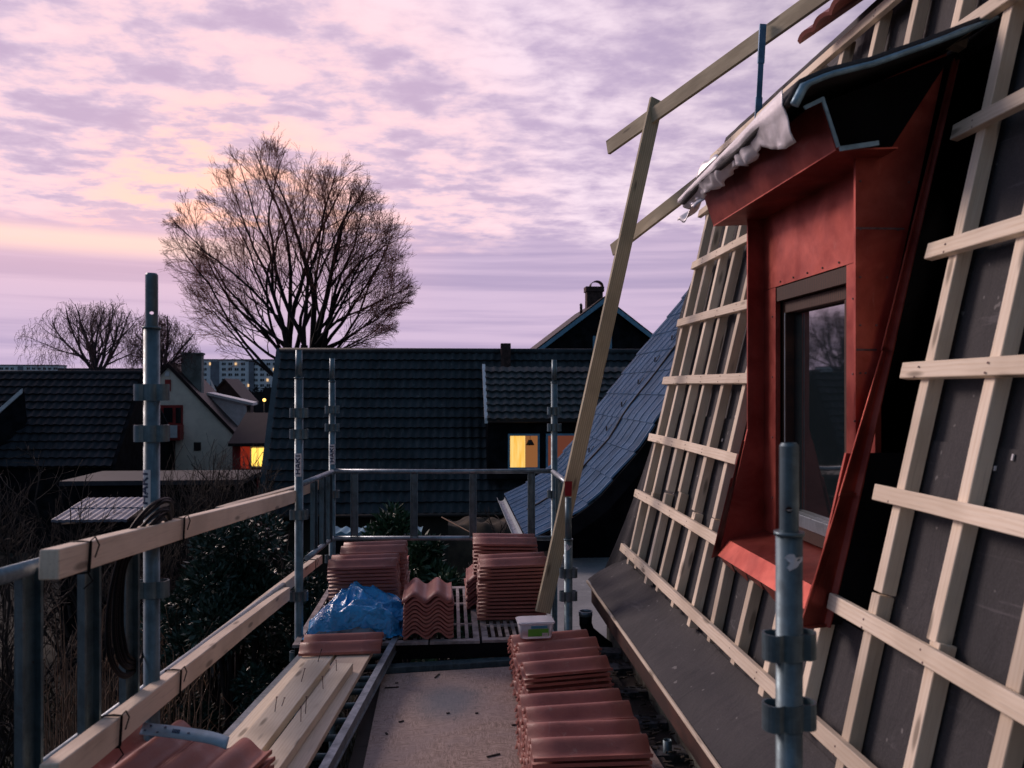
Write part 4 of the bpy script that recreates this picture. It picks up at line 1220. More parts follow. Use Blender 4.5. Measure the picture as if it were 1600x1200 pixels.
# black bent pipe
a = at(915, 962, 5.0)
pts = [a, a+Vector((0, 0, -.05)), a+Vector((.018, 0, -.10)), a+Vector((.07, -.01, -.145)), a+Vector((.13, -.02, -.19)), a+Vector((.165, -.03, -.27)), a+Vector((.17, -.03, -.9))]
dp = build(MB().tube(pts, .04, 20), 'bent_downpipe', rubber, None, 'black bent rain pipe with an open top beside the pale flat roof', 'pipe')
build(MB().pipe(a, a+Vector((0, 0, .03)), .043, .037), 'pipe_collar', steel2, dp)
bpy.data.objects['pipe_collar'].location = (0, 0, 0)

# ================================================================== BACKGROUND HOUSES
def tiled(mb, O, U, Wv, lu, lw, tw_=.25, tc_=.33, amp=.045, step=.07, res=6):
    U, Wv, O = Vector(U).normalized(), Vector(Wv).normalized(), Vector(O); N = U.cross(Wv); N = N if N.z > 0 else -N
    nc_ = max(1, round(lw/tc_)); nt = max(1, round(lu/tw_)); n = nt*res+1
    for c in range(nc_):
        dz_ = R.uniform(-.004, .004)
        for (rows__, sm_) in (([(c/nc_, 0), ((c+1)/nc_, step)], True), ([((c+1)/nc_, step), ((c+1)/nc_+.0005, -.03)], False)):
            o = len(mb.v)
            for (fr, lift) in rows__:
                for k in range(n):
                    t = (k/res) % 1.0
                    h_ = amp*(sin(2*pi*t)*.5+.5)
                    mb.v.append(O+U*(lu*k/(n-1))+Wv*(lw*fr)+N*(lift+h_+dz_+.006*noise.noise(Vector((k*.17, c*1.3, 0)))))
            for k in range(n-1): mb.f.append((o+k, o+k+1, o+n+k+1, o+n+k)); mb.sm.append(sm_)
    return mb
# --- long dark house straight ahead
dh = empty('dark_tiled_house', (0, 26, GZ), 'long low house with an old dark pantile roof and one lit window', 'house')
dr_, de_ = 25.0, 22.4
A = at(440, 549, dr_); B = at(1120, 549, dr_); C = at(416, 806, de_)
B = Vector((B.x, A.y, A.z)); C = Vector((C.x, C.y, C.z)); Wv = Vector((0, C.y-A.y, C.z-A.z)); lw = Wv.length; lu = (B-A).length
mb = tiled(MB(), A, (1, 0, 0), Wv, lu, lw)
roof_o = build(mb, 'roof', darktile, dh)
mb = MB().tube([A+Vector((-.05, 0, .02)), B+Vector((.05, 0, .02))], .10, 10)
build(mb, 'ridge_cap', darktile, dh)
eL = Vector((A.x, A.y+Wv.y, A.z+Wv.z))
build(MB().prism([A+Vector((-.16, 0, .10)), A+Vector((.02, 0, .10)), eL+Vector((.02, -.03, .08)), eL+Vector((-.16, -.03, .08))], (0, 0, -.2)), 'verge_board', simple('slate_verge', (.06, .085, .10), .7, 0, .2, 3, 0), dh)
mb = MB().prism([(A.x, A.y, A.z-.1), (eL.x, eL.y+.3, eL.z-.1), (A.x, eL.y+.3, GZ), (A.x, A.y+8, GZ), (A.x, A.y+8, A.z-3)], (.12, 0, 0))
build(mb, 'gable_wall', blackwood, dh)
build(MB().box(A.x+.13, B.x, eL.y+.30, eL.y+.42, GZ, eL.z-.03), 'front_wall', simple('dark_brown_wall', (.035, .028, .02), .9, 0, .3, 1, 0), dh)
build(MB().prism([A+Vector((0, .1, -.05)), B+Vector((0, .1, -.05)), B+Vector((0, 6, -4.5)), A+Vector((0, 6, -4.5))], (0, 0, -.1)), 'rear_roof', darktile, dh)
build(MB().tube([eL+Vector((-.1, -.06, -.02)), Vector((B.x, eL.y-.06, eL.z-.02))], .06, 8), 'gutter', darkw, dh)
# box dormer
D0 = at(757, 574, 24.3); D1 = at(1010, 574, 24.3); Dy = 22.75
dz1 = at(757, 657, 22.6).z
yt = D0.y; D0 = Vector((D0.x, yt, D0.z)); lwv = Vector((0, YD(22.5, .9)-yt, dz1-D0.z))
dm = build(tiled(MB(), D0, (1, 0, 0), lwv, 5.0, lwv.length, tc_=.30), 'dormer', dormtile, dh)
build(MB().prism([D0+Vector((-.07, 0, .10)), D0+Vector((.02, 0, .10)), D0+lwv+Vector((.02, 0, .08)), D0+lwv+Vector((-.07, 0, .08))], (0, 0, -.16)), 'verge_board', whitetrim, dm)
fy = YD(22.75, .9)
w0 = at(762, 657, 22.75); w1 = at(1010, 740, 22.75)
yb_ = w1.z-.15
fw = build(MB().box(w0.x, w0.x+5.0, fy, fy+.1, yb_, D0.z+lwv.z-.03), 'dormer_wall', blackwood, dm)
build(MB().add([(w0.x, fy, yb_), (w0.x, fy, D0.z+lwv.z-.03), (w0.x, yt, D0.z-.05), (w0.x, yt, yb_)], [(0, 1, 2, 3)]), 'dormer_cheek', blackwood, dm)
build(MB().tube([(w0.x-.1, fy-.2, D0.z+lwv.z-.02), (w0.x+5, fy-.2, D0.z+lwv.z-.02)], .05, 8), 'gutter', darkw, dm)
def window(parent, x0, x1, z0, z1, y, fr=.06, fm=None, panes=None, mull=0):
    mb = MB(); fm = fm or whitetrim
    mb.box(x0, x1, y-.03, y, z1-fr, z1); mb.box(x0, x1, y-.03, y, z0, z0+fr); mb.box(x0, x0+fr, y-.03, y, z0+fr, z1-fr); mb.box(x1-fr, x1, y-.03, y, z0+fr, z1-fr)
    for k in range(mull): xm = x0+(x1-x0)*(k+1)/(mull+1); mb.box(xm-fr*.35, xm+fr*.35, y-.028, y-.002, z0+fr, z1-fr)
    f = build(mb, 'window', fm, parent)
    for (a_, b_, m_, nm) in (panes or [(0, 1, darkglass, 'pane')]):
        xa, xb = x0+fr+(x1-x0-2*fr)*a_, x0+fr+(x1-x0-2*fr)*b_
        build(MB().add([(xa, y-.012, z0+fr), (xb, y-.012, z0+fr), (xb, y-.012, z1-fr), (xa, y-.012, z1-fr)], [(0, 1, 2, 3)]), nm, m_, parent)
    return f
def pane_sub(*a, **k): return window(*a, **k)
wa, wb = at(794, 734, 22.72), at(844, 678, 22.72)
window(dm, wa.x, wb.x, wa.z, wb.z, fy-.005, .06, paleblue, [(0, .55, litcur, 'curtain'), (.55, 1, litwall, 'room_wall')])
wa, wb = at(854, 742, 22.72), at(905, 678, 22.72)
window(dm, wa.x, wb.x, wa.z, wb.z, fy-.005, .06, paleblue, [(0, 1, litwall2, 'room_wall')])
lk = at(829, 692, 22.70)
build(MB().tube([(lk.x, fy-.022, lk.z+.26), (lk.x, fy-.022, lk.z+.06)], .006, 6).tube([(lk.x, fy-.022, lk.z+.08), (lk.x, fy-.022, lk.z-.07)], [.05, .13], 10), 'hanging_lamp', darkw, dm)
c0 = at(791, 548, 25.0)
build(MB().box(c0.x-.15, c0.x+.15, c0.y+.1, c0.y+.5, c0.z-.6, c0.z+.24), 'chimney', brick, dh)

# --- black gabled house behind
gh = empty('black_gabled_house', (6, 42, GZ), 'black timber gable with pale blue bargeboards and a brick chimney', 'house')
ap, gl, gr = at(943, 472, 40), at(838, 552, 40), at(1026, 548, 40)
gy = ap.y; ap = Vector((ap.x, gy, ap.z))
sL = (ap.z-gl.z)/(ap.x-gl.x); hw = 4.6
lz = ap.z-sL*hw
build(MB().prism([(ap.x, gy, ap.z-.1), (ap.x-hw, gy, lz-.1), (ap.x-hw, gy, GZ), (ap.x+hw, gy, GZ), (ap.x+hw, gy, lz-.1)], (0, 9, 0)), 'wall', blackwood, gh)
for s_, nm in ((-1, 0), (1, 1)):
    build(MB().prism([(ap.x, gy-.35, ap.z+.18), (ap.x+s_*(hw+.4), gy-.35, lz-.4*sL+.18), (ap.x+s_*(hw+.4), gy-.35, lz-.4*sL-.02), (ap.x, gy-.35, ap.z-.08)], (0, .05, 0)), 'bargeboard', paleblue, gh)
    build(MB().prism([(ap.x, gy-.33, ap.z+.26), (ap.x+s_*(hw+.45), gy-.33, lz-.45*sL+.26), (ap.x+s_*(hw+.45), gy-.33, lz-.45*sL+.14), (ap.x, gy-.33, ap.z+.14)], (0, 9.6, 0)), 'roof', browntile, gh)
wa, wb = at(926, 560, 40), at(956, 525, 40)
window(gh, wa.x, wb.x, wa.z, wb.z, gy-.01, .13, paleblue)
ck = at(928, 478, 42)
chb = MB().box(ck.x-.42, ck.x+.42, ck.y-.3, ck.y+.3, ck.z-1.2, ck.z+.72); chb.box(ck.x-.48, ck.x+.48, ck.y-.36, ck.y+.36, ck.z+.72, ck.z+.98)
ch_ = build(chb, 'chimney', brick, gh)
mb = MB()
def fn(u, v):
    a = pi*u; return Vector((ck.x+.12+.34*cos(a), ck.y-.3+.6*v, ck.z+1.0+.30*sin(a)))
mb.grid(fn, 14, 1); o = build(mb, 'chimney_cowl', darkw, gh); md = o.modifiers.new('t', 'SOLIDIFY'); md.thickness = .03
vp = at(908, 490, 41); build(MB().tube([vp, vp+Vector((0, 0, .45)), vp+Vector((-.05, 0, .5))], .07, 8), 'vent_pipe', darkw, gh)

# --- left dark-roofed house
lh = empty('left_dark_roof_house', (-18, 30, GZ), 'low house with a large dark tiled roof left of the near scaffold tube', 'house')
A = at(-260, 583, 29.5); B = at(222, 583, 29.5); B = Vector((B.x, A.y, A.z)); B = Vector((at(222, 583, 29.5).x, at(222, 583, 29.5).y, A.z)); A.y = B.y
C = at(186, 722, 27.0); Wv = Vector((0, C.y-B.y, C.z-B.z)); lw = Wv.length*1.05
tm = tiled(MB(), A, (1, 0, 0), Wv, (B-A).length, lw, tw_=.30, tc_=.36)
build(tm, 'roof', darktile2, lh)
build(MB().tube([A, B], .09, 8), 'ridge_cap', darktile2, lh)
eB = B+Wv.normalized()*lw
build(MB().prism([B+Vector((-.02, 0, .1)), B+Vector((.12, 0, .1)), eB+Vector((.12, 0, .08)), eB+Vector((-.02, 0, .08))], (0, 0, -.2)), 'verge_board', blackwood, lh)
build(MB().prism([(B.x, B.y, B.z-.1), (B.x, eB.y+.2, eB.z-.1), (B.x, eB.y+.2, GZ), (B.x, B.y+6, GZ), (B.x, B.y+6, B.z-4.5)], (-.1, 0, 0)), 'gable_wall', blackwood, lh)
build(MB().box(A.x, B.x-.1, eB.y+.25, eB.y+.35, GZ, eB.z-.05), 'front_wall', blackwood, lh)
build(MB().prism([A+Vector((0, .1, 0)), B+Vector((0, .1, 0)), B+Vector((0, 6, -4.4)), A+Vector((0, 6, -4.4))], (0, 0, -.1)), 'rear_roof', darktile2, lh)
q0, q1 = at(34, 607, 27.6), at(-40, 672, 26.4)
cg = MB().prism([q0, q1, q1+Vector((0, 0, -.16)), q0+Vector((0, 0, -.16))], (0, .06, 0)); build(cg, 'dormer_bargeboard', whitetrim, lh)
build(MB().prism([q0+Vector((0, .07, -.1)), q1+Vector((0, .07, -.1)), q1+Vector((0, .07, -2.4)), q0+Vector((.2, .07, -2.4))], (0, .1, 0)), 'dormer_face', blackwood, lh)

# --- cream gabled house
chs = empty('cream_house', (-14, 36, GZ), 'cream rendered gabled house with dark red roof, balcony and grey chimney', 'house')
ra = rad(-9)
ga = at(263, 570, 33)                                   # apex of the front gable
rd = Vector((sin(ra), cos(ra), 0)); ac = Vector((cos(ra), -sin(ra), 0))
def HC(a_, b_, z_): return Vector((ga.x, ga.y, 0))+ac*a_+rd*b_+Vector((0, 0, z_))
slope = 1.10; hw = 3.35; ez = ga.z-.12-slope*hw
build(MB().prism([HC(0, 0, ga.z-.12), HC(-hw, 0, ez), HC(-hw, 0, GZ), HC(hw, 0, GZ), HC(hw, 0, ez)], rd*6), 'wall', cream, chs)
for s_ in (-1, 1):
    a0, a1 = HC(0, -.15, ga.z+.10), HC(s_*(hw+.35), -.15, ez-.35*slope+.2)
    n_ = MB().prism([a0, a1, a1-Vector((0, 0, .20)), a0-Vector((0, 0, .20))], rd*6.4)
    build(n_, 'roof', browntile, chs)
cb0 = HC(.75, 1.4, 0)
mb = MB(); mb.prism([HC(.35, 1.0, ga.z-1.4), HC(1.15, 1.0, ga.z-1.4), HC(1.15, 1.7, ga.z-1.4), HC(.35, 1.7, ga.z-1.4)], (0, 0, 1.88)); mb.prism([HC(.30, .95, ga.z+.48), HC(1.20, .95, ga.z+.48), HC(1.20, 1.75, ga.z+.48), HC(.30, 1.75, ga.z+.48)], (0, 0, .08))
build(mb, 'chimney', greychim, chs)
# shed dormer on the right slope
mb = MB().prism([HC(1.2, 2.2, ga.z-1.15), HC(3.15, 2.2, ga.z-1.62), HC(3.15, 2.2, ga.z-1.74), HC(1.2, 2.2, ga.z-1.27)], rd*2.6)
dd_ = build(mb, 'dormer', whitetrim, chs)
build(MB().prism([HC(1.3, 2.4, ga.z-1.30), HC(2.85, 2.4, ga.z-1.67), HC(2.85, 2.4, ga.z-3.0), HC(1.3, 2.4, ga.z-1.5)], rd*2.2), 'dormer_wall', whitetrim, dd_)
mb = MB()
for k in range(3): mb.prism([HC(2.86, 2.55+k*.65, ga.z-1.75), HC(2.86, 3.1+k*.65, ga.z-1.75), HC(2.86, 3.1+k*.65, ga.z-2.7), HC(2.86, 2.55+k*.65, ga.z-2.7)], ac*.01)
build(mb, 'dormer_glazing', darkglass, dd_)
def onface(px, py):                                     # pixel on the gable wall plane -> (a, z)
    n = rd; o = HC(0, 0, 0); dirv = at(px, py, 1.0); t = n.dot(o)/n.dot(dirv); p = dirv*t
    return (p-o).dot(ac), p.z
def facebox(px0, py0, px1, py1, th, name, mat, par=chs, back=0.0):
    a0, z1_ = onface(px0, py0); a1, z0_ = onface(px1, py1)
    a1 = onface(px1, py0)[0]
    return build(MB().prism([HC(a0, -back, z0_), HC(a1, -back, z0_), HC(a1, -back, z1_), HC(a0, -back, z1_)], -rd*th), name, mat, par)
facebox(258, 593, 267, 611, .05, 'shutter', redwood)
facebox(258, 580, 265, 588, .05, 'wall_vent', whitetrim)
wf = facebox(246, 633, 286, 664, .04, 'window', redwood); wf2 = facebox(256, 637, 270, 660, .01, 'pane', darkglass, back=.045); facebox(275, 637, 283, 661, .01, 'pane', darkglass, back=.045)
facebox(250, 662, 272, 690, .05, 'balcony_door', redwood); 
bl = facebox(246, 664, 287, 686, .9, 'balcony', redwood); facebox(272, 663, 283, 682, .02, 'balcony_panel', whitetrim, back=.905)
facebox(246, 660, 268, 666, .03, 'balcony_lamp_strip', whitetrim, back=.91)
facebox(303, 691, 314, 704, .04, 'small_window', darkglass)
# red-roofed house behind the cream one
rh = empty('red_gable_house', (-13, 52, GZ), 'small dark red gabled house just behind the cream house', 'house')
rp = at(352, 595, 50)
build(MB().prism([(rp.x, rp.y, rp.z), (rp.x-.9, rp.y, rp.z-1.0), (rp.x-.9, rp.y, GZ), (rp.x+1.0, rp.y, GZ), (rp.x+1.0, rp.y, rp.z-1.1)], (0, 3, 0)), 'wall', browntile, rh)
for s_ in (-1, 1): build(MB().prism([(rp.x, rp.y-.2, rp.z+.15), (rp.x+s_*1.3, rp.y-.2, rp.z-1.35), (rp.x+s_*1.3, rp.y-.2, rp.z-1.5), (rp.x, rp.y-.2, rp.z)], (0, 3.4, 0)), 'roof', browntile, rh)
ww = at(334, 596, 50); build(MB().prism([(ww.x-.15, rp.y-.25, ww.z+.2), (ww.x+.25, rp.y-.25, ww.z-.6), (ww.x+.0, rp.y-.25, ww.z-.6)], (0, .05, 0)), 'white_gable_trim', whitetrim, rh)
# lit porch
po = empty('lit_porch', (-11, 36, GZ), 'small red porch with a glowing yellow window under a dark roof', 'porch')
p0, p1 = at(363, 738, 32), at(428, 694, 32)
build(MB().prism([(p0.x, p0.y, GZ), (p1.x, p0.y, GZ), (p1.x, p0.y, p1.z), (p0.x, p0.y, p1.z)], (0, 3, 0)), 'wall', redwood, po)
r0 = at(355, 693, 31.5); r1 = at(430, 668, 31.5)
build(MB().prism([(r0.x, p0.y-.4, r0.z), (r1.x, p0.y-.4, r0.z), (r1.x, p0.y+2.4, r1.z+.5), (r0.x, p0.y+2.4, r1.z+.5)], (0, 0, -.12)), 'roof', browntile, po)
y_ = p0.y-.02
def pq(px0_, py0_, px1_, py1_, name, mat, off=0, d_=32.0):
    a_, b_ = at(px0_, py1_, d_), at(px1_, py0_, d_)
    return build(MB().prism([(a_.x, y_-off, a_.z), (b_.x, y_-off, a_.z), (b_.x, y_-off, b_.z), (a_.x, y_-off, b_.z)], (0, -.02, 0)), name, mat, po)
pq(376, 698, 391, 732, 'door', litred); f_ = pq(391, 697, 416, 730, 'window', whitetrim, .03); pq(393.5, 700, 402.5, 728, 'pane', lityellow, .06); pq(404, 700, 413.5, 728, 'pane', lityellow, .06)  # first panel: red wall made to glow in place of lamplight on it
pq(417, 690, 422, 735, 'post', whitetrim, .3)

# --- shed, garage roofs among the brush
def gable_shed(name, label, px0_, px1_, pyt, pye, d0, d1, m, wallm, tw_=.25):
    a_ = at(px0_, pyt, d1); b_ = at(px1_, pyt, d1); b_.z = a_.z; b_.y = a_.y; c_ = at(px0_, pye, d0)
    s_ = empty(name, (a_.x, a_.y, GZ), label, 'shed')
    Wv_ = Vector((0, c_.y-a_.y, c_.z-a_.z))
    build(tiled(MB(), a_, (1, 0, 0), Wv_, b_.x-a_.x, Wv_.length, tw_=.12, tc_=.8, amp=.015, step=.02), 'roof', m, s_)
    build(MB().box(a_.x+.1, b_.x-.1, c_.y+.15, a_.y+1.5, GZ, c_.z-.08), 'wall', wallm, s_)
    return s_
gable_shed('shed', 'small shed with a pale ribbed roof below the left brush', 135, 240, 778, 814, 15.0, 16.4, paleshed, blackwood)
s_ = empty('garage', (-12, 23, GZ), 'low flat roofed garage behind the bare brush', 'garage')
a_, b_ = at(92, 752, 20.5), at(300, 737, 22.5)
a_.x = at(92, 752, 20.5).x
build(MB().box(a_.x, a_.x+4.6, a_.y, a_.y+2.6, a_.z-.12, a_.z), 'roof', simple('garage_roof_felt', (.030, .030, .040), .7, 0, .2, 2, 0), s_)
build(MB().box(a_.x+.15, a_.x+4.4, a_.y+.2, a_.y+2.4, GZ, a_.z-.125), 'wall', blackwood, s_)
a_ = at(512, 840, 15); b_ = at(648, 824, 15.9)
s_ = empty('greenhouse', (a_.x+.8, a_.y+.5, GZ), 'low pale blue corrugated roof behind the far scaffold rail', 'greenhouse')
build(tiled(MB(), Vector((a_.x, b_.y, b_.z)), (1, 0, 0), Vector((0, a_.y-b_.y, a_.z-b_.z)), 1.75, (Vector((0, a_.y-b_.y, a_.z-b_.z))).length, tw_=.2, tc_=1.2), 'roof', simple('pale_blue_corrugated', (.22, .40, .52), .4, 0, .2, 3, 0), s_)
build(MB().box(a_.x+.1, a_.x+1.65, a_.y+.1, b_.y, GZ, a_.z-.06), 'wall', blackwood, s_)
# brown hedge bank with a taut yellow line
ha, hb_ = at(700, 826, 14), at(862, 826, 14)
build(MB().grid(lambda u, v: Vector((ha.x+(hb_.x-ha.x)*1.3*u, ha.y-.5+1.6*v, GZ+(ha.z-GZ)*(sin(min(1, v*2.2)*pi/2))+.12*noise.noise(Vector((u*9, v*6, 1))))), 50, 24), 'earth_bank', simple('brown_earth', (.050, .036, .022), .95, 0, .4, 3, .5), kind='structure')
build(MB().tube([at(690, 808, 9.0), at(800, 866, 8.0), at(850, 905, 7.6)], .006, 6), 'guy_line', straw, None, 'thin yellow cord stretched down behind the far scaffold rail', 'cord')

# --- far apartment blocks
def block(name, label, px0_, px1_, pyt, d, nfl, hz, bays, lit):
    a_ = at(px0_, pyt, d); b_ = at(px1_, pyt, d); t = empty(name, ((a_.x+b_.x)/2, a_.y, GZ), label, 'apartment block', 'apartment blocks on the skyline')
    top = a_.z; L = b_.x-a_.x
    build(MB().box(a_.x, b_.x, a_.y, a_.y+12, GZ, top), 'wall', concrete, t)
    build(MB().box(a_.x-.3, b_.x+.3, a_.y-.3, a_.y+12.3, top, top+.7), 'roof', concrete2, t)
    for f in bays: build(MB().box(a_.x+L*f[0], a_.x+L*f[1], a_.y-.4, a_.y-.02, top-nfl*hz-4, top-.4), 'balcony_bay', concrete2, t)
    n = int(L/3.3); lits = 0
    for r_ in range(nfl):
        for c in range(n):
            f = (c+.5)/n
            if any(g_[0]-.01 < f < g_[1]+.01 for g_ in bays) and not (r_, c) in lit: continue
            if len([1 for _ in ()]) > 0: continue
            x = a_.x+L*f; z_ = top-1.1-r_*hz
            isl = (r_, c) in lit
            mb = MB().box(x-.95, x-.1, a_.y-.44, a_.y-.01, z_-1.45, z_-.1)
            if not isl: mb.box(x+.15, x+.9, a_.y-.08, a_.y-.01, z_-1.45, z_-.1)
            build(mb, 'window', litsmall if isl else darkglass, t)
    return t
block('apartment_block', 'tall pale apartment block with a few lit windows behind the cream house', 305, 452, 563, 430, 6, 2.9, [(.16, .25), (.56, .62)], {(0, 0), (0, 2), (0, 6), (0, 13), (1, 13), (4, 6), (4, 8), (1, 12), (3, 11)})
block('apartment_block', 'long pale apartment block on the skyline at the far left edge', -120, 83, 571, 520, 2, 2.9, [(.7, .74)], set())
t = block('apartment_block', 'low dark block between the far left block and the birches', 90, 250, 577, 480, 2, 2.9, [(.3, .34)], {(0, 20)})
for ch__ in t.children:
    if ch__.name.startswith(('wall', 'roof')): ch__.data.materials[0] = simple('dark_far_wall', (.09, .085, .10), .9, 0, .2, .2, 0) if 'dark_far_wall' not in MATS else MATS['dark_far_wall']
fw_ = MB()
for k in range(900):
    x = R.uniform(-230, 60); y = R.uniform(190, 300); h_ = R.uniform(4.0, 6.4)+2.0*noise.noise(Vector((x*.03, y*.03, 0)))
    for q in range(4):
        c = Vector((x+R.uniform(-3, 3), y+R.uniform(-3, 3), GZ+h_*R.uniform(.5, 1)))
        fw_.add([c+Vector((R.uniform(-2, 2), 0, R.uniform(-1.5, 1.2))) for _ in range(3)], [(0, 1, 2)])
    fw_.add([(x-3, y, GZ), (x+3, y, GZ), (x+2, y, GZ+h_*.7), (x-2, y, GZ+h_*.75)], [(0, 1, 2, 3)])
build(fw_, 'distant_woods', simple('far_woods', (.020, .017, .020), 1, 0, .4, .2, 0), None, 'dark far-off belt of trees below the skyline', 'woods', kind='stuff')
lp = at(413, 625, 90)
sl_o = empty('street_lamp', (lp.x, lp.y, GZ), 'glowing yellow street lamp in the dark garden belt', 'street lamp')
build(MB().tube([(lp.x, lp.y, GZ), (lp.x, lp.y, lp.z-.2)], .06, 8), 'lamp_post', darkw, sl_o)
mb = MB(); bmx = bmesh.new(); bmesh.ops.create_icosphere(bmx, subdivisions=2, radius=.19); mb.add([v.co+lp for v in bmx.verts], [tuple(v.index for v in f.verts) for f in bmx.faces], True); bmx.free()
build(mb, 'lamp_globe', litlamp, sl_o)

# ================================================================== TREES
def rv(s=1.0): return Vector((R.gauss(0, s), R.gauss(0, s), R.gauss(0, s)))
def grow(big, small, p, d, L, r, lev, maxlev, inside, up=.10, droop=0.0, nch=(9, 7, 6, 4), spread=(.55, .6, .7, .8), lenf=(.45, .45, .5, .5), wob=.10, thin=.35, rr_=(.42, .62)):
    n = max(3, int(5+L*1.1)) if lev < 2 else (4 if lev == 2 else 3)
    pts = [p.copy()]; dirs = [d.copy()]; q = p.copy(); dd = d.copy()
    for i in range(n):
        dd = (dd+rv(wob)+Vector((0, 0, up-droop*(i/n)*1.2))).normalized()
        nq = q+dd*(L/n)
        if not inside(nq) and i > 1: break
        q = nq; pts.append(q.copy()); dirs.append(dd.copy())
    if len(pts) < 2: return
    m = len(pts)-1
    rs = [max(.0045 if lev >= 2 else .008, r*(1-(1-thin)*i/m)) for i in range(m+1)]
    (big if lev < 2 else small).tube(pts, rs, 8 if lev == 0 else (5 if lev == 1 else 3), caps=False)
    if lev >= maxlev: return
    k = nch[lev]
    for c in range(k):
        t = (.22 if lev else .18)+(.80)*(c+R.random()*.8)/k
        t = min(t, .99); f = t*m; i = min(int(f), m-1); pp = pts[i].lerp(pts[i+1], f-i); bd = dirs[i+1]
        s_ = bd.orthogonal().normalized(); s_ = Matrix.Rotation(R.random()*2*pi, 3, bd) @ s_
        ndir = (bd+s_*spread[lev]*R.uniform(.7, 1.3)).normalized()
        grow(big, small, pp, ndir, L*lenf[lev]*R.uniform(.65, 1.2)*(1.15-.45*t), rs[i]*R.uniform(*rr_), lev+1, maxlev, inside, up, droop, nch, spread, lenf, wob, thin, rr_)
# big bare beech
bd_ = 31.0
tb = at(468, 560, bd_); cen = at(455, 430, bd_); cen = Vector((cen.x, tb.y, cen.z))
def ins(q):
    x = (q.x-cen.x)/4.5; y = (q.y-cen.y)/4.6; z_ = (q.z-cen.z)/(5.0 if q.z > cen.z else 4.2)
    return x*x+y*y+z_*z_ < 1.0+.30*noise.noise(q*.9+Vector((5, 2, 8)))
tree = empty('bare_beech', (tb.x, tb.y, GZ), 'tall spreading bare tree against the pink sky', 'tree')
big, small = MB(), MB()
def xy(px, d=bd_): v = at(px, 608, d); return v.x
yb0 = tb.y
base = Vector((xy(470), yb0, GZ))
fork = Vector((xy(466), yb0, -2.2))
big.tube([base, base+Vector((0, 0, 1.5)), fork], [.42, .34, .30], 10, caps=False)
R.seed(23)
stems = [(449, 548, -.10, .16), (486, 545, .10, .20), (478, 540, .02, .13), (440, 556, -.42, .10), (505, 545, .45, .11), (462, 545, -.02, .12), (432, 590, -.75, .09), (452, 548, -.25, .12), (497, 542, .25, .13), (520, 552, .70, .08)]
for (px, py, lean, r_) in stems:
    p1 = Vector((xy(px), yb0+R.uniform(-.4, .4), at(px, py, bd_).z))
    st0 = fork+Vector((R.uniform(-.15, .15), R.uniform(-.15, .15), R.uniform(-.8, .3)))
    mid = st0.lerp(p1, .5)+Vector((0, 0, .15))
    big.tube([st0, mid, p1], [r_*1.35, r_*1.2, r_*1.05], 8, caps=False)
    ang = lean+R.uniform(-.05, .05)
    for k in range(2):
        d0 = Vector((sin(ang+R.uniform(-.16, .16)), R.uniform(-.38, .38), cos(ang)*1.0)).normalized()
        grow(big, small, p1, d0, 8.2*(1-.12*abs(lean)), r_*R.uniform(.6, .8), 0, 3, ins, up=.03, nch=(11, 9, 5, 2), spread=(.66, .62, .6, .7), lenf=(.43, .44, .46, .5), wob=.11, thin=.14, rr_=(.30, .46))
# low sweeping limbs on both sides
for (sx, z_, n_) in ((-1, 548, 6), (1, 545, 6)):
    for k in range(n_):
        p1 = Vector((xy(455 if sx < 0 else 495), yb0+R.uniform(-.3, .3), at(470, z_-10*k, bd_).z-.6))
        d0 = Vector((sx*1.0, R.uniform(-.6, .6), .50+.12*k)).normalized()
        grow(big, small, p1, d0, 5.8, .065, 0, 3, ins, up=.015, nch=(12, 9, 6, 3), spread=(.55, .55, .6, .7), lenf=(.40, .44, .46, .5), wob=.09, thin=.14, rr_=(.32, .48))
build(big, 'trunk', barkm, tree); build(small, 'crown', twigm, tree)

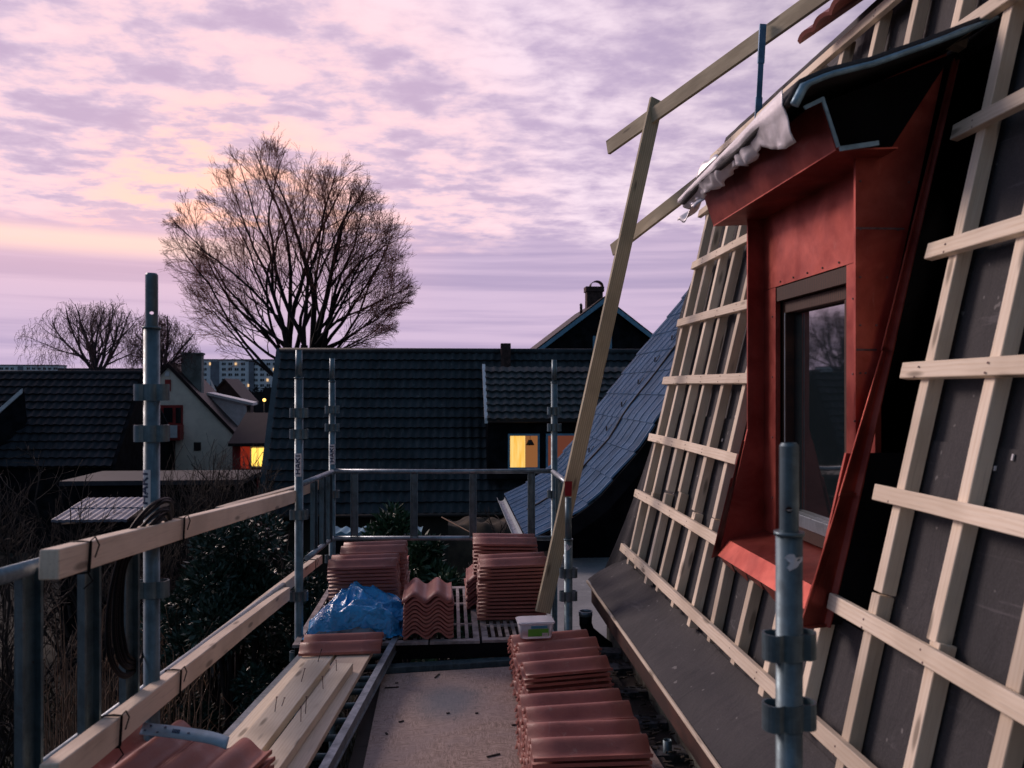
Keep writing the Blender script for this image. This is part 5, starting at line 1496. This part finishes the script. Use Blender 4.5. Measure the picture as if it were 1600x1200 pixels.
# weeping birches
def birch(px, pyb, pytop, wpx, d, label, seed, n=7, nch=(10, 8, 5), leansp=.65):
    R.seed(seed)
    b_ = at(px, pyb, d); t_ = at(px, pytop, d); hw_ = wpx/1250*d/2; h_ = t_.z-b_.z
    t = empty('bare_birch', (b_.x, b_.y, GZ), label, 'tree', 'bare birches on the left skyline')
    c = Vector((b_.x, b_.y, b_.z+h_*.42))
    def ins_(q): return ((q.x-c.x)/hw_)**2+((q.y-c.y)/hw_)**2+((q.z-c.z)/(h_*.60))**2 < 1.05
    bg_, sm_ = MB(), MB()
    bg_.tube([(b_.x, b_.y, GZ), (b_.x, b_.y, b_.z+.02)], [.22, .16], 8, caps=False)
    for k in range(n):
        a = (k/(n-1)-.5)*2*leansp if n > 1 else 0
        d0 = Vector((sin(a), R.uniform(-.5, .5), cos(a))).normalized()
        grow(bg_, sm_, b_.copy(), d0, h_*1.0, .085, 0, 2, ins_, up=.03, nch=(nch[0], 0, 0, 0), spread=(.5, .5, .5, .5), lenf=(.45, .4, .4, .4), wob=.10, thin=.2)
    # hanging twigs from random outer points
    for k in range(15):
        a = R.uniform(0, 2*pi); d0 = Vector((cos(a)*R.uniform(.5, 1.3), sin(a)*.8, R.uniform(.35, 1.0))).normalized()
        grow(bg_, sm_, b_+Vector((0, 0, R.uniform(0, h_*.35))), d0, h_*R.uniform(.6, .95), .034, 1, 3, ins_, up=.02, nch=(0, 8, 4, 0), spread=(.5, .6, .7, .7), lenf=(.45, .4, .45, .4), wob=.15, thin=.2)
    cnt = int(nch[1]*170)
    for k in range(cnt):
        a = R.uniform(0, 2*pi); e = R.uniform(-.5, pi/2); rr = R.uniform(.25, 1.0)**.6*(1+.10*noise.noise(Vector((a*2, e*3, seed))))
        p = c+Vector((cos(a)*cos(e)*hw_*rr, sin(a)*cos(e)*hw_*rr, sin(e)*h_*.58*rr))
        out = Vector((cos(a), sin(a), 0))*R.uniform(.0, .2)
        L = R.uniform(.2, .75)*d/33
        pts = [p, p+out*L+Vector((R.uniform(-.1, .1), 0, R.uniform(-.15, .12)*L)), p+out*L*1.5+Vector((R.uniform(-.12, .12), 0, -.4*L)), p+out*L*1.6+Vector((R.uniform(-.15, .15), 0, -.85*L))]
        sm_.tube(pts, [.009, .008, .006, .005], 3, caps=False)
    build(bg_, 'trunk', birchbark, t); build(sm_, 'crown', birchtwig, t)
birch(152, 590, 472, 215, 36, 'bare weeping birch above the left dark roof', 5, 8, (10, 8, 5))
birch(252, 590, 492, 110, 34, 'smaller denser weeping birch behind the near scaffold tube', 6, 5, (9, 7, 5), .5)

# bare brush and fruit trees in the gardens
def shrub(px, py_top, wpx, d, label, seed, mat=brush, dens=1.0, name='bare_shrub', group='bare shrubs in the gardens'):
    R.seed(seed)
    t_ = at(px, py_top, d); hw_ = wpx/1250*d/2; hz_ = t_.z-GZ
    c = Vector((t_.x, t_.y, GZ+hz_*.5))
    def ins_(q): return ((q.x-c.x)/hw_)**2+((q.y-c.y)/hw_)**2+((q.z-c.z)/(hz_*.52))**2 < 1.1
    b_, s_ = MB(), MB()
    t = empty(name, (t_.x, t_.y, GZ), label, 'shrub', group)
    for k in range(int(7*dens)):
        a = R.uniform(-.8, .8); d0 = Vector((sin(a), R.uniform(-.6, .6), cos(a))).normalized()
        grow(b_, s_, Vector((t_.x+R.uniform(-.4, .4)*hw_, t_.y, GZ+hz_*R.uniform(0, .35))), d0, hz_*.85, .035, 0, 2, ins_, up=.05, nch=(9, 6, 0, 0), spread=(.7, .8, .8, .8), lenf=(.5, .5, .5, .5), wob=.16, thin=.25)
    build(b_, 'stems', mat, t); build(s_, 'twigs', mat, t)
spots = [(40, 705, 160, 17, 'tangled bare shrub at the left edge, under the dark tiled roof', 21, 1.6),
         (120, 716, 150, 15, 'bare shrub in front of the low garage roof', 22, 1.4),
         (20, 770, 170, 10, 'nearer tangled bare shrub at the left edge behind the rail', 23, 1.8),
         (215, 735, 120, 13, 'bare shrub standing just behind the near scaffold tube', 24, 1.2),
         (310, 672, 120, 20, 'dark branched fruit tree before the cream gable', 25, 1.7),
         (375, 660, 110, 19, 'dark branched fruit tree in front of the glowing porch', 26, 1.5),
         (330, 720, 150, 14, 'low bare shrub between the fruit trees and the evergreen', 27, 1.5),
         (420, 720, 90, 13, 'bare shrub at the left foot of the long dark roof', 28, 1.0),
         (560, 690, 120, 11, 'thin bare shrub before the long dark tiled roof', 29, .5),
         (790, 770, 120, 12.5, 'bare shrub under the lit window of the dark house', 30, 1.6)]
for (px, py, wp, d, lab_, sd, dn) in spots: shrub(px, py, wp, d, lab_, sd, dens=dn)

def evergreen(px, pyt, wpx, d, label, seed, n, ls, mat, depth=1.0, hz_=None, group='evergreen bushes below the scaffold'):
    R.seed(seed)
    t_ = at(px, pyt, d); hw_ = wpx/1250*d/2; hh_ = hz_ or (t_.z-GZ)
    t = empty('evergreen_bush', (t_.x, t_.y, GZ), label, 'bush', group)
    mb = MB(); c = Vector((t_.x, t_.y, t_.z-hh_*.5))
    lumps = []
    for k in range(46):
        a = R.uniform(0, 2*pi); e = R.uniform(-.7, pi/2); q = R.uniform(.55, .95)
        lumps.append((c+Vector((cos(a)*cos(e)*hw_*q, sin(a)*cos(e)*hw_*q*depth, sin(e)*hh_*.5*q)), R.uniform(.16, .32)*hw_))
    for k in range(n):
        lc, lr = R.choice(lumps); v = rv(1).normalized()
        p = lc+v*lr*R.uniform(.7, 1.12)
        dv = (v+rv(.55)+Vector((0, 0, .35))).normalized()
        mb.leaf(p, dv, v+rv(.4), ls*R.uniform(.7, 1.4), ls*.2*R.uniform(.7, 1.2))
    st_ = MB()
    for lc, lr in lumps: st_.tube([Vector((t_.x, t_.y, GZ)), (Vector((t_.x, t_.y, GZ))+lc)/2+rv(.1), lc], [.05, .03, .008], 5, caps=False)
    build(st_, 'stems', barkm, t); build(mb, 'leaves', mat, t)
evergreen(372, 795, 250, 8.5, 'big dark evergreen bush behind the left guard rail', 41, 26000, .075, leafm)
evergreen(470, 850, 130, 9.0, 'dark evergreen bush behind the far left scaffold tubes', 42, 9000, .075, leafm)
evergreen(668, 828, 120, 9.5, 'glossy laurel bush between the far tile stacks', 43, 7000, .10, leafm2)
evergreen(705, 868, 90, 8.8, 'smaller laurel bush just left of the right tile stacks', 45, 4500, .09, leafm2)
evergreen(608, 788, 85, 10.5, 'loose laurel bush rising behind the far lower rail', 44, 1800, .13, leafm2, hz_=1.6)

# dry stalks and rough grass
R.seed(50)
mb = MB()
for k in range(900):
    px = R.choice([185, 230, 330, 110, 300, 250])+R.gauss(0, 28); d = R.uniform(6.5, 9.5)
    p = at(px, 608, d); p.z = GZ; h_ = R.uniform(1.4, 3.4) if px < 320 else R.uniform(1.2, 2.2)
    l_ = R.uniform(-.25, .25)
    mb.tube([p, p+Vector((l_*.2, R.uniform(-.1, .1), h_*.5)), p+Vector((l_*.6, 0, h_*.9)), p+Vector((l_*1.5, 0, h_*(.98 if R.random() < .6 else .82)))], [.006, .005, .004, .003], 3, caps=False)
build(mb, 'dry_stalks', straw, None, 'dry straw-coloured reed stalks behind the left guard rail', 'stalks', kind='stuff')
mb = MB()
for k in range(16000):
    p = Vector((R.uniform(-9, 2.5), R.uniform(2.5, 15), GZ)); h_ = R.uniform(.1, .45)
    mb.leaf(p, (R.uniform(-.5, .5), R.uniform(-.5, .5), 1), (1, R.uniform(-1, 1), 0), h_, .02)
build(mb, 'rough_grass', leafmat('rough_grass_blades', (.020, .022, .010), (.05, .042, .022)), None, 'rough dark grass covering the garden below', 'grass', kind='stuff')

# debris on the boards beside the wall and on the chipboard
R.seed(60)
mb = MB()
for k in range(260):
    Y = R.uniform(2.2, 4.6); p = Vector((R.uniform(.76, .99), Y, -1.54+R.uniform(0, .015)))
    mb.obox(p, Vector((R.uniform(.003, .02), R.uniform(-.01, .01), 0)), Vector((0, R.uniform(.002, .008), 0)), (0, 0, R.uniform(.001, .004)))
build(mb, 'rubble', simple('bark_and_rubble', (.06, .05, .04), .95, 0, .6, 30, 0), None, 'dark crumbs and bark scraps along the foot of the wall', 'debris', kind='stuff')
build(MB().box(.70, 1.0, 1.2, 4.8, DZ-.09, DZ-.055), 'side_board', darkw, scaf)
mb = MB()
for (px, py, l_, a_) in ((612, 1074, .035, .1), (683, 1056, .03, 1.2), (627, 1127, .012, .5), (700, 1114, .008, .2), (604, 1146, .009, 2), (771, 1180, .03, .4), (745, 1114, .007, 0), (620, 1067, .008, 0), (806, 1132, .02, .3)):
    p = atz(px, py, DZ+.003); mb.obox(p, Vector((cos(a_), sin(a_), 0))*l_, Vector((-sin(a_), cos(a_), 0))*.004, (0, 0, .002))
build(mb, 'bark_scraps', barkm, None, 'small dark scraps scattered on the chipboard', 'debris', kind='stuff')
